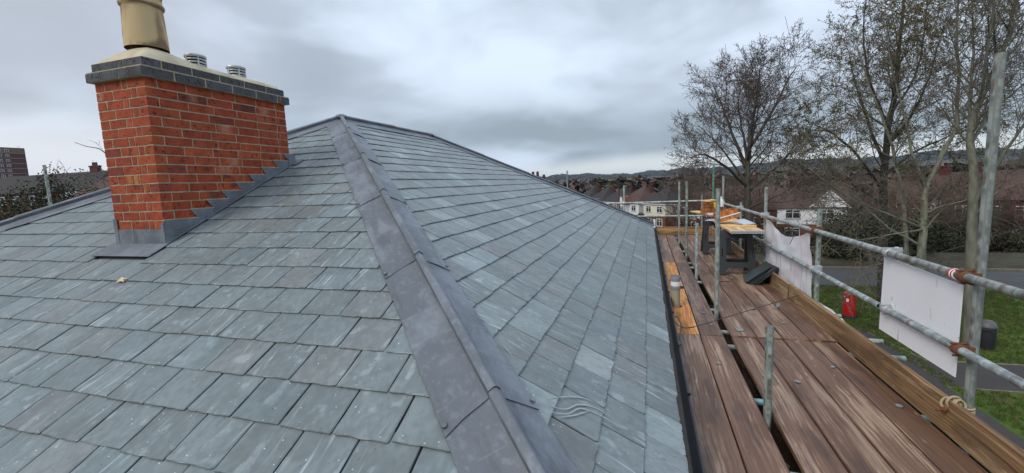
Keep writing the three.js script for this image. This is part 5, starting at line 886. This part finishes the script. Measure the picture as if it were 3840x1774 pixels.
// ---------------------------------------------------------------- houses
function hipRoof(w, d, rise, ridge) { const x = w / 2, z = d / 2, r = ridge / 2, P = [[-x, 0, -z], [x, 0, -z], [x, 0, z], [-x, 0, z], [-r, rise, 0], [r, rise, 0]], F = [[0, 5, 1], [0, 4, 5], [2, 4, 3], [2, 5, 4], [1, 5, 2], [3, 4, 0], [0, 1, 2], [0, 2, 3]], pos = []; for (const f of F) for (const i of f) pos.push(...P[i]); const g = new THREE.BufferGeometry(); g.setAttribute('position', new THREE.Float32BufferAttribute(pos, 3)); g.computeVertexNormals(); return boxUV(g, 2); }
function gableRoof(w, d, rise) { const s = new THREE.Shape([[-w / 2, 0], [w / 2, 0], [0, rise]].map(p => new THREE.Vector2(...p))); const g = new THREE.ExtrudeGeometry(s, { depth: d, bevelEnabled: false }); g.translate(0, 0, -d / 2); return boxUV(g, 2); }
function windowOn(parent, x, y, z, w, h, ry, frame = M.white) {
  const c = Math.cos(ry), s = Math.sin(ry), place = (g, dx, dz) => { g.rotateY(ry); g.translate(x + dx * c + dz * s, y, z - dx * s + dz * c); return g; };
  const f = mesh('window', place(merge([box(w, 0.08, 0.1, 0, h / 2 - 0.04, 0), box(w + 0.1, 0.08, 0.16, 0, -h / 2 + 0.03, 0.03), box(0.08, h - 0.16, 0.1, -w / 2 + 0.04, 0, 0), box(0.08, h - 0.16, 0.1, w / 2 - 0.04, 0, 0), box(0.07, h - 0.16, 0.09, 0, 0, 0), box(w - 0.18, 0.06, 0.08, 0, h * 0.18, 0)]), 0, 0.05), frame, parent);
  mesh('pane', place(box(w - 0.1, h - 0.1, 0.02), 0, 0.02), M.glass, f);
}
function chimneyStack(parent, x, y, z, h = 1.4, w = 0.8, pots = 2) { const c = mesh('chimney', boxUV(merge([box(w, h, 0.5, x, y + h / 2, z), box(w + 0.12, 0.16, 0.62, x, y + h - 0.1, z)]), 1), M.darkBrick, parent); for (let i = 0; i < pots; i++) mesh('pot', new THREE.CylinderGeometry(0.1, 0.12, 0.45, 10).translate(x + (i - (pots - 1) / 2) * 0.35, y + h + 0.22, z), M.darkBrick, c); }
function semi(pos, ry, o) {
  const h = group('semi_house', pos.x, pos.y, pos.z, ry), w = o.w || 6.6, d = o.d || 7.5, e = 5.0; tag(h, o.label, 'house', 'semi-detached houses in the row');
  mesh('wall', boxUV(box(w, 2.55, d, 0, 1.275, 0), 2), M.houseBrick, h); mesh('upper_wall', boxUV(box(w - 0.01, e - 2.55, d - 0.01, 0, 2.55 + (e - 2.55) / 2, 0), 2), o.upper, h);
  const rf = mesh('roof', hipRoof(w + 0.7, d + 0.7, 3.1, Math.max(0.4, w * 0.18)).translate(0, e, 0), o.tile, h); chimneyStack(rf, w * 0.22, e + 2.0, -0.6, 1.5, 0.9);
  mesh('eaves_board', merge([box(w + 0.6, 0.16, 0.05, 0, e - 0.09, d / 2 + 0.28), box(0.05, 0.16, d + 0.5, -w / 2 - 0.28, e - 0.09, 0), box(0.05, 0.16, d + 0.5, w / 2 + 0.28, e - 0.09, 0)]), M.white, h);
  for (const x of [-w * 0.25, w * 0.25]) { windowOn(h, x, 3.9, d / 2, 1.5, 1.2, 0); windowOn(h, x, 1.45, d / 2, 1.6, 1.4, 0); }
  for (const z of [-d * 0.22, d * 0.24]) { windowOn(h, w / 2, 3.9, z, 0.9, 1.1, Math.PI / 2); windowOn(h, -w / 2, 3.9, z, 0.9, 1.1, -Math.PI / 2); }
  windowOn(h, w / 2, 1.4, 0.8, 1.0, 1.3, Math.PI / 2);
  const dr = mesh('door', box(0.9, 2.0, 0.08, w * 0.0, 1.0, d / 2 + 0.03), M.white, h); mesh('handle', box(0.05, 0.12, 0.05, 0.32, 1.0, d / 2 + 0.09), M.steelGrey, dr);
  if (o.gable) { const g = mesh('front_gable', boxUV(gableRoof(3.0, 2.6, 1.9).translate(-w * 0.2, e - 0.35, d / 2 - 0.2), 2), M.tileRed, h); mesh('gable_face', boxUV(gableRoof(2.6, 0.06, 1.62).translate(-w * 0.2, e - 0.33, d / 2 + 1.14), 2), M.render, g); mesh('bay', boxUV(box(2.5, 2.1, 1.0, -w * 0.2, e - 1.45, d / 2 + 0.5), 2), M.render, h); windowOn(h, -w * 0.2, e - 1.3, d / 2 + 1.0, 1.6, 1.2, 0); }
  return h;
}
{
  const A = at(2226, 800, 110), B = at(2512, 800, 84), dir = B.clone().sub(A); dir.y = 0; const L = dir.length(); dir.normalize();
  const ry = Math.atan2(-dir.z, dir.x);               // local +x along the row, local +z is the front
  const list = [[0, { upper: M.houseBrick, tile: M.tileDark, label: 'brick semi with dark hipped roof at the end of the row beside the slate hip' }], [0.24, { upper: M.render, tile: M.tileDark, label: 'semi with white rendered upper floor and dark roof behind the brown pole' }], [0.48, { upper: M.houseBrick, tile: M.tileDark, label: 'brick semi with dark roof next to the red-gabled one' }], [0.72, { upper: M.render, tile: M.tileBrown, gable: true, label: 'semi with red-tiled front gable and white bay' }], [1.0, { upper: M.cream, tile: M.tileDark, label: 'semi with cream rendered upper floor and dark brown roof' }], [1.32, { upper: M.render, tile: M.tileBrown, label: 'white rendered semi behind the inner scaffold poles' }]];
  let front = ry; const nrm = V(-dir.z, 0, dir.x); if (nrm.dot(camera.position.clone().sub(A)) < 0) front = ry + Math.PI;
  for (const [t, o] of list) { const p = A.clone().addScaledVector(dir, L * t); p.y = -2.35; semi(p, front, { ...o, w: L * 0.225 }); }
}
{ // white gabled house beyond the road
  const p = at(3040, 800, 66); p.y = -3.0; const h = group('gabled_house', p.x, p.y, p.z, -0.3); tag(h, 'white house with a front gable and brown roof beyond the road', 'house');
  mesh('wall', boxUV(box(8.4, 2.7, 6, 0, 1.35, 0), 2), M.houseBrick, h); mesh('upper_wall', boxUV(box(8.38, 2.5, 5.98, 0, 3.95, 0), 2), M.render, h);
  const rf = mesh('roof', boxUV(gableRoof(6.8, 9, 2.9).rotateY(Math.PI / 2).translate(0, 5.15, 0), 2), M.tileBrown, h); chimneyStack(rf, -2, 7.2, 0, 1.6, 0.9);
  mesh('gable_wall', boxUV(gableRoof(4.6, 0.3, 2.4).translate(2.2, 5.1, 3.12), 2), M.render, h); mesh('gable_roof', boxUV(merge([box(0.12, 0.14, 3.6), box(0.12, 0.14, 3.6)].map((g, i) => { const q = i ? 1 : -1; const b = box(3.3, 0.14, 3.6); b.rotateZ(-q * 0.80); b.translate(2.2 + q * 1.2, 6.4, 1.6); return b; })), 2), M.tileBrown, h); mesh('barge_board', merge([1, -1].map(q => box(3.4, 0.22, 0.06).rotateZ(-q * 0.80).translate(2.2 + q * 1.2, 6.38, 3.44))), M.white, h);
  windowOn(h, -2.2, 4.2, 3.0, 1.9, 1.3, 0); windowOn(h, 1.9, 4.2, 3.0, 1.8, 1.3, 0); windowOn(h, -2.2, 1.5, 3.0, 1.9, 1.3, 0);
}
{ // brick terraces seen through the trees
  const terr = (u, depth, w, ry, y, upper, label) => { const p = at(u, 800, depth); p.y = y; const h = group('terrace_house', p.x, p.y, p.z, ry); tag(h, label, 'house'); mesh('wall', boxUV(box(w, 5.4, 7, 0, 2.7, 0), 2), upper, h); const rf = mesh('roof', boxUV(gableRoof(7.7, w + 0.4, 3.2).rotateY(Math.PI / 2).translate(0, 5.4, 0), 2), M.tileBrown, h); chimneyStack(rf, -w * 0.3, 7.7, 0, 1.5, 1.0, 3); for (let x = -w / 2 + 1.4; x < w / 2 - 0.6; x += 2.3) { windowOn(h, x, 4.1, 3.5, 1.3, 1.3, 0); windowOn(h, x, 1.5, 3.5, 1.4, 1.4, 0); } return h; };
  terr(3490, 62, 7, -0.45, -3.0, M.houseBrick, 'orange brick terrace seen through the forked lichen tree'); terr(3585, 56, 4.6, -0.5, -2.2, M.render, 'white fronted house between the brick terraces behind the trees'); terr(3770, 50, 9, -0.6, -2.0, M.darkBrick, 'dark red brick terrace behind the tall scaffold pole'); terr(3350, 84, 6, -0.35, -3.4, M.houseBrick, 'far orange brick house left of the forked tree'); terr(2775, 62, 8, -0.1, -2.8, M.houseBrick, 'low brick house behind the round bare tree');
}
{ // terrace and tower on the left
  const A = at(-330, 735, 66), B = at(342, 728, 56), dir = B.clone().sub(A); dir.y = 0; const w = dir.length(); dir.normalize(); const mid = A.clone().lerp(B, 0.5), e = (A.y + B.y) / 2 ;
  const n = V(dir.z, 0, -dir.x); let ry = Math.atan2(-dir.z, dir.x); if (V(-dir.z, 0, dir.x).dot(camera.position.clone().sub(mid)) < 0) ry += Math.PI;
  const back = V(-dir.z, 0, dir.x); if (back.dot(camera.position.clone().sub(mid)) > 0) back.negate();
  mid.addScaledVector(back, 3.5);
  const h = group('long_terrace', mid.x, -0.02, mid.z, ry); tag(h, 'long brick building with a steep dark roof behind the conifers', 'building');
  mesh('wall', boxUV(box(w, e, 7, 0, e / 2, 0), 2), M.houseBrick, h); const rf = mesh('roof', hipRoof(w + 0.6, 7.7, 2.75, w - 3.5).translate(0, e, 0), M.tileDark, h);
  const sgn = Math.sign(dir.dot(V(Math.cos(ry), 0, -Math.sin(ry)))); chimneyStack(rf, sgn * (w / 2 - 4.3), e + 2.2, 0, 1.3, 1.5, 3);
  for (let k = 0; k < 9; k++) windowOn(h, sgn * (w / 2 - 2.2 - k * 3.1), e - 0.95, 3.5, 1.5, 1.25, 0);
  mesh('bay', boxUV(box(2.4, 2.2, 0.8, sgn * (w / 2 - 2.2), e - 1.2, 3.9), 2), M.render, h); windowOn(h, sgn * (w / 2 - 2.2), e - 0.9, 4.3, 1.9, 1.2, 0);
  const p2 = at(470, 745, 50); const h2 = group('brick_house', p2.x, 0, p2.z, ry); tag(h2, 'brick house with dark roof showing between long terrace and chimney', 'house'); mesh('wall', boxUV(box(9, 7.2, 7, 0, 3.6, 0), 2), M.houseBrick, h2); mesh('roof', hipRoof(9.8, 7.8, 3.2, 2.4).translate(0, 7.2, 0), M.tileBrown, h2); windowOn(h2, 0, 6.2, 3.5, 1.6, 1.2, 0);
  // tower block
  const q = at(-25, 700, 232); const tH = at(60, 553, 232).y; const toCam = Math.atan2(-q.x, -q.z), t = group('tower_block', q.x, groundY(q.x, q.z), q.z, toCam + 0.32); const H = tH - t.position.y, TW = 22; tag(t, 'dark brick tower block with pale floor bands and white windows', 'tower block');
  mesh('wall', boxUV(box(TW, H - 2.9, 18, 0, (H - 2.9) / 2, 0), 4), M.darkBrick, t); mesh('top_storey', boxUV(box(TW + 0.02, 2.9, 18.02, 0, H - 1.45, 0), 4), std({ map: T.brick, color: rgb(0.2, 0.14, 0.09), roughness: 0.9 }), t);
  for (let f = 0; f < 9; f++) { const y = H - 2.9 - f * 2.7; if (y < 3) break; mesh('floor_band', box(TW + 0.14, 0.22, 18.14, 0, y, 0), std({ color: rgb(0.32, 0.25, 0.22), roughness: 0.9 }), t); }
  for (let f = 0; f < 9; f++) for (let c = 0; c < 6; c++) windowOn(t, TW / 2 - 7.0 - c * 2.7, H - 1.5 - f * 2.7, 9.0, 1.5, 1.25, 0);
  mesh('roof_aerial', merge([cylBetween(V(TW / 2 - 1, H, 6), V(TW / 2 - 1, H + 1.2, 6), 0.06, 5), cylBetween(V(TW / 2 - 1.8, H + 0.9, 6), V(TW / 2 - 0.1, H + 1.3, 6), 0.05, 5)]), M.steelGrey, t);
}
{ // neighbour's chimneys just over the far hip
  const p = at(2030, 720, 34); const h = group('neighbour_house', p.x - 2, 0, p.z - 4, 0.2); tag(h, 'neighbouring house with mossy chimneys just beyond the far hip', 'house');
  mesh('wall', boxUV(box(8, 5.2, 8, 0, 2.6, 0), 2), M.houseBrick, h); const rf = mesh('roof', hipRoof(8.8, 8.8, 1.9, 1.5).translate(0, 5.2, 0), M.tileDark, h);
  const c1 = at(2008, 665, 34), c2 = at(2040, 676, 34); for (const [c, pots] of [[c1, 2], [c2, 1]]) { const l = c.clone().sub(h.position).applyAxisAngle(V(0, 1, 0), -0.2); chimneyStack(rf, l.x, l.y - 1.4, l.z, 1.4, pots === 2 ? 0.75 : 0.45, pots); }
}
// ---------------------------------------------------------------- street things
{
  const pb = group('pillar_box', 9.43, 0.03, -24.5, -0.75); tag(pb, 'red post box with black base on the lawn', 'post box');
  const L = (p, n = 28) => new THREE.LatheGeometry(p.map(q => new THREE.Vector2(q[0], q[1])), n).scale(1, 1, 0.86);
  const bd = mesh('body', L([[0.001, 0.19], [0.258, 0.19], [0.262, 0.21], [0.262, 1.2], [0.255, 1.25]]), M.red, pb); mesh('cap', L([[0.27, 1.25], [0.272, 1.275], [0.25, 1.3], [0.2, 1.335], [0.1, 1.36], [0.001, 1.37]]), M.red, pb); mesh('base', L([[0.27, 0], [0.27, 0.17], [0.255, 0.19], [0.001, 0.19]]), M.blackPlastic, pb);
  mesh('slot', box(0.2, 0.03, 0.02, 0, 1.13, 0.219), M.sootAndShade, bd); mesh('notice_plate', box(0.11, 0.15, 0.012, 0, 0.97, 0.226), M.white, bd); mesh('number_tab', box(0.06, 0.06, 0.012, -0.12, 1.13, 0.2), M.white, bd); mesh('door_line', box(0.3, 0.008, 0.01, 0, 0.55, 0.226), std({ color: rgb(0.2, 0.004, 0.006) }), bd);  // slot is a solid block, the shade inside put into its colour
}
{
  const b = group('litter_bin', 12.75, 0.03, -21.2, -0.6); tag(b, 'black litter bin with grey domed top beyond the path', 'bin'); const L = p => new THREE.LatheGeometry(p.map(q => new THREE.Vector2(q[0], q[1])), 22);
  mesh('body', L([[0.001, 0], [0.25, 0], [0.27, 0.85], [0.26, 0.88], [0.001, 0.88]]), M.blackPlastic, b); mesh('dome', L([[0.28, 0.9], [0.285, 0.93], [0.24, 1.06], [0.13, 1.15], [0.001, 1.18]]), std({ color: rgb(0.1, 0.105, 0.105), roughness: 0.5 }), b); mesh('opening', box(0.3, 0.1, 0.04, 0, 0.78, 0.255), M.sootAndShade, b);  // opening is a closed block with the hollow's shade painted on
}
{ // white car on the tarmac
  const c = group('parked_car', 5.9, 0.045, -21.7, Math.PI + 0.06); tag(c, 'white parked car half hidden behind the toe board', 'car');
  const paint = new THREE.MeshPhysicalMaterial({ color: rgb(0.8, 0.81, 0.82), roughness: 0.35, clearcoat: 1, clearcoatRoughness: 0.05 });
  const prof = new THREE.Shape(); prof.moveTo(-2.0, 0.25); prof.lineTo(2.05, 0.25); prof.quadraticCurveTo(2.12, 0.6, 2.02, 0.78); prof.quadraticCurveTo(1.6, 0.92, 1.1, 0.96); prof.lineTo(-1.85, 0.98); prof.quadraticCurveTo(-2.08, 0.8, -2.0, 0.25);
  const gb = new THREE.ExtrudeGeometry(prof, { depth: 1.56, bevelEnabled: true, bevelSize: 0.06, bevelThickness: 0.06, bevelSegments: 3 }); gb.translate(0, 0, -0.78); mesh('body', gb, paint, c);
  const cab = new THREE.Shape(); cab.moveTo(-1.8, 0.97); cab.quadraticCurveTo(-1.6, 1.42, -1.1, 1.47); cab.quadraticCurveTo(0.0, 1.53, 0.35, 1.46); cab.quadraticCurveTo(0.75, 1.38, 1.22, 0.96); cab.closePath();
  const gc = new THREE.ExtrudeGeometry(cab, { depth: 1.3, bevelEnabled: true, bevelSize: 0.04, bevelThickness: 0.07, bevelSegments: 3, curveSegments: 14 }); gc.translate(0, 0, -0.65); const cb = mesh('cabin', gc, paint, c);
  for (const s of [1, -1]) { const win = new THREE.Shape([[-1.5, 1.0], [-1.38, 1.34], [-0.9, 1.4], [0.3, 1.38], [0.62, 1.26], [0.92, 1.0]].map(p => new THREE.Vector2(...p))); const gw = new THREE.ExtrudeGeometry(win, { depth: 0.012, bevelEnabled: false }); gw.translate(0, 0, s > 0 ? 0.718 : -0.73); mesh('window', gw, M.glass, cb); }
  mesh('windscreen', box(0.62, 0.012, 1.16).rotateZ(-0.76).translate(0.95, 1.24, 0), M.glass, cb);
  for (const [x, z] of [[1.3, 0.78], [-1.3, 0.78], [1.3, -0.78], [-1.3, -0.78]]) { const w = mesh('wheel', new THREE.TorusGeometry(0.23, 0.085, 10, 24).translate(x, 0.315, z), M.blackPlastic, c); mesh('rim', new THREE.CylinderGeometry(0.2, 0.2, 0.12, 18).rotateX(Math.PI / 2).translate(x, 0.315, z), M.zinc, w); }
  for (const s of [1, -1]) { mesh('headlight', box(0.1, 0.13, 0.32, 2.03, 0.68, s * 0.6), M.zinc, c); mesh('mirror', box(0.14, 0.12, 0.2, 0.75, 1.05, s * 0.9), M.blackPlastic, c); }
}
function lamp(u, v, depth, label) { const top = at(u, v, depth), g = groundY(top.x, top.z), l = group('street_lamp', top.x, g, top.z, 0.3), h = top.y - g; tag(l, label, 'street lamp'); mesh('post', cylBetween(V(0, 0, 0), V(0, h, 0), 0.09, 8, 0.06), M.steelGrey, l); mesh('arm', tubePath([V(0, h - 0.1, 0), V(0.1, h + 0.25, 0), V(0.7, h + 0.4, 0)], 0.045, 12, 6), M.steelGrey, l); mesh('lantern', bevelBox(0.6, 0.14, 0.24, 0.04).translate(0.95, h + 0.39, 0), M.steelGrey, l); }
lamp(2226, 752, 92, 'grey street lamp in front of the brick semi by the slate hip'); lamp(2334, 744, 88, 'grey street lamp beside the brown pole');
{ const p = at(2321, 702, 72), g = groundY(p.x, p.z), t = group('telegraph_pole', p.x, g, p.z); tag(t, 'brown wooden pole with dark cap rising before the houses', 'pole'); mesh('pole', cylBetween(V(0, 0, 0), V(0, p.y - g, 0), 0.16, 10, 0.12), std({ color: rgb(0.1, 0.045, 0.03), roughness: 0.9 }), t); mesh('cap', new THREE.CylinderGeometry(0.28, 0.22, 0.55, 10).translate(0, p.y - g + 0.1, 0), M.blackPlastic, t); }
function wheelie(u, depth, label, plate) { const p = at(u, 800, depth); p.y = groundY(p.x, p.z); const b = group('wheelie_bin', p.x, p.y, p.z, Math.atan2(-p.x, -p.z)); tag(b, label, 'bin'); const bl = std({ color: rgb(0.02, 0.06, 0.3), roughness: 0.5 }); const s = new THREE.Shape([[-0.24, 0.08], [0.24, 0.08], [0.3, 0.98], [-0.3, 0.98]].map(q => new THREE.Vector2(...q))); mesh('body', new THREE.ExtrudeGeometry(s, { depth: 0.6, bevelEnabled: false }).translate(0, 0, -0.3), bl, b); mesh('lid', bevelBox(0.64, 0.08, 0.7, 0.03).translate(0, 1.03, 0), bl, b); for (const q of [-1, 1]) mesh('wheel', new THREE.CylinderGeometry(0.1, 0.1, 0.06, 14).rotateZ(Math.PI / 2).translate(q * 0.27, 0.1, -0.28), M.blackPlastic, b); }
wheelie(2522, 79, 'blue wheelie bin in front of the cream rendered semi'); wheelie(2748, 51, 'blue wheelie bin beyond the toe board, seen under the bench');
renderer.render(scene, camera);
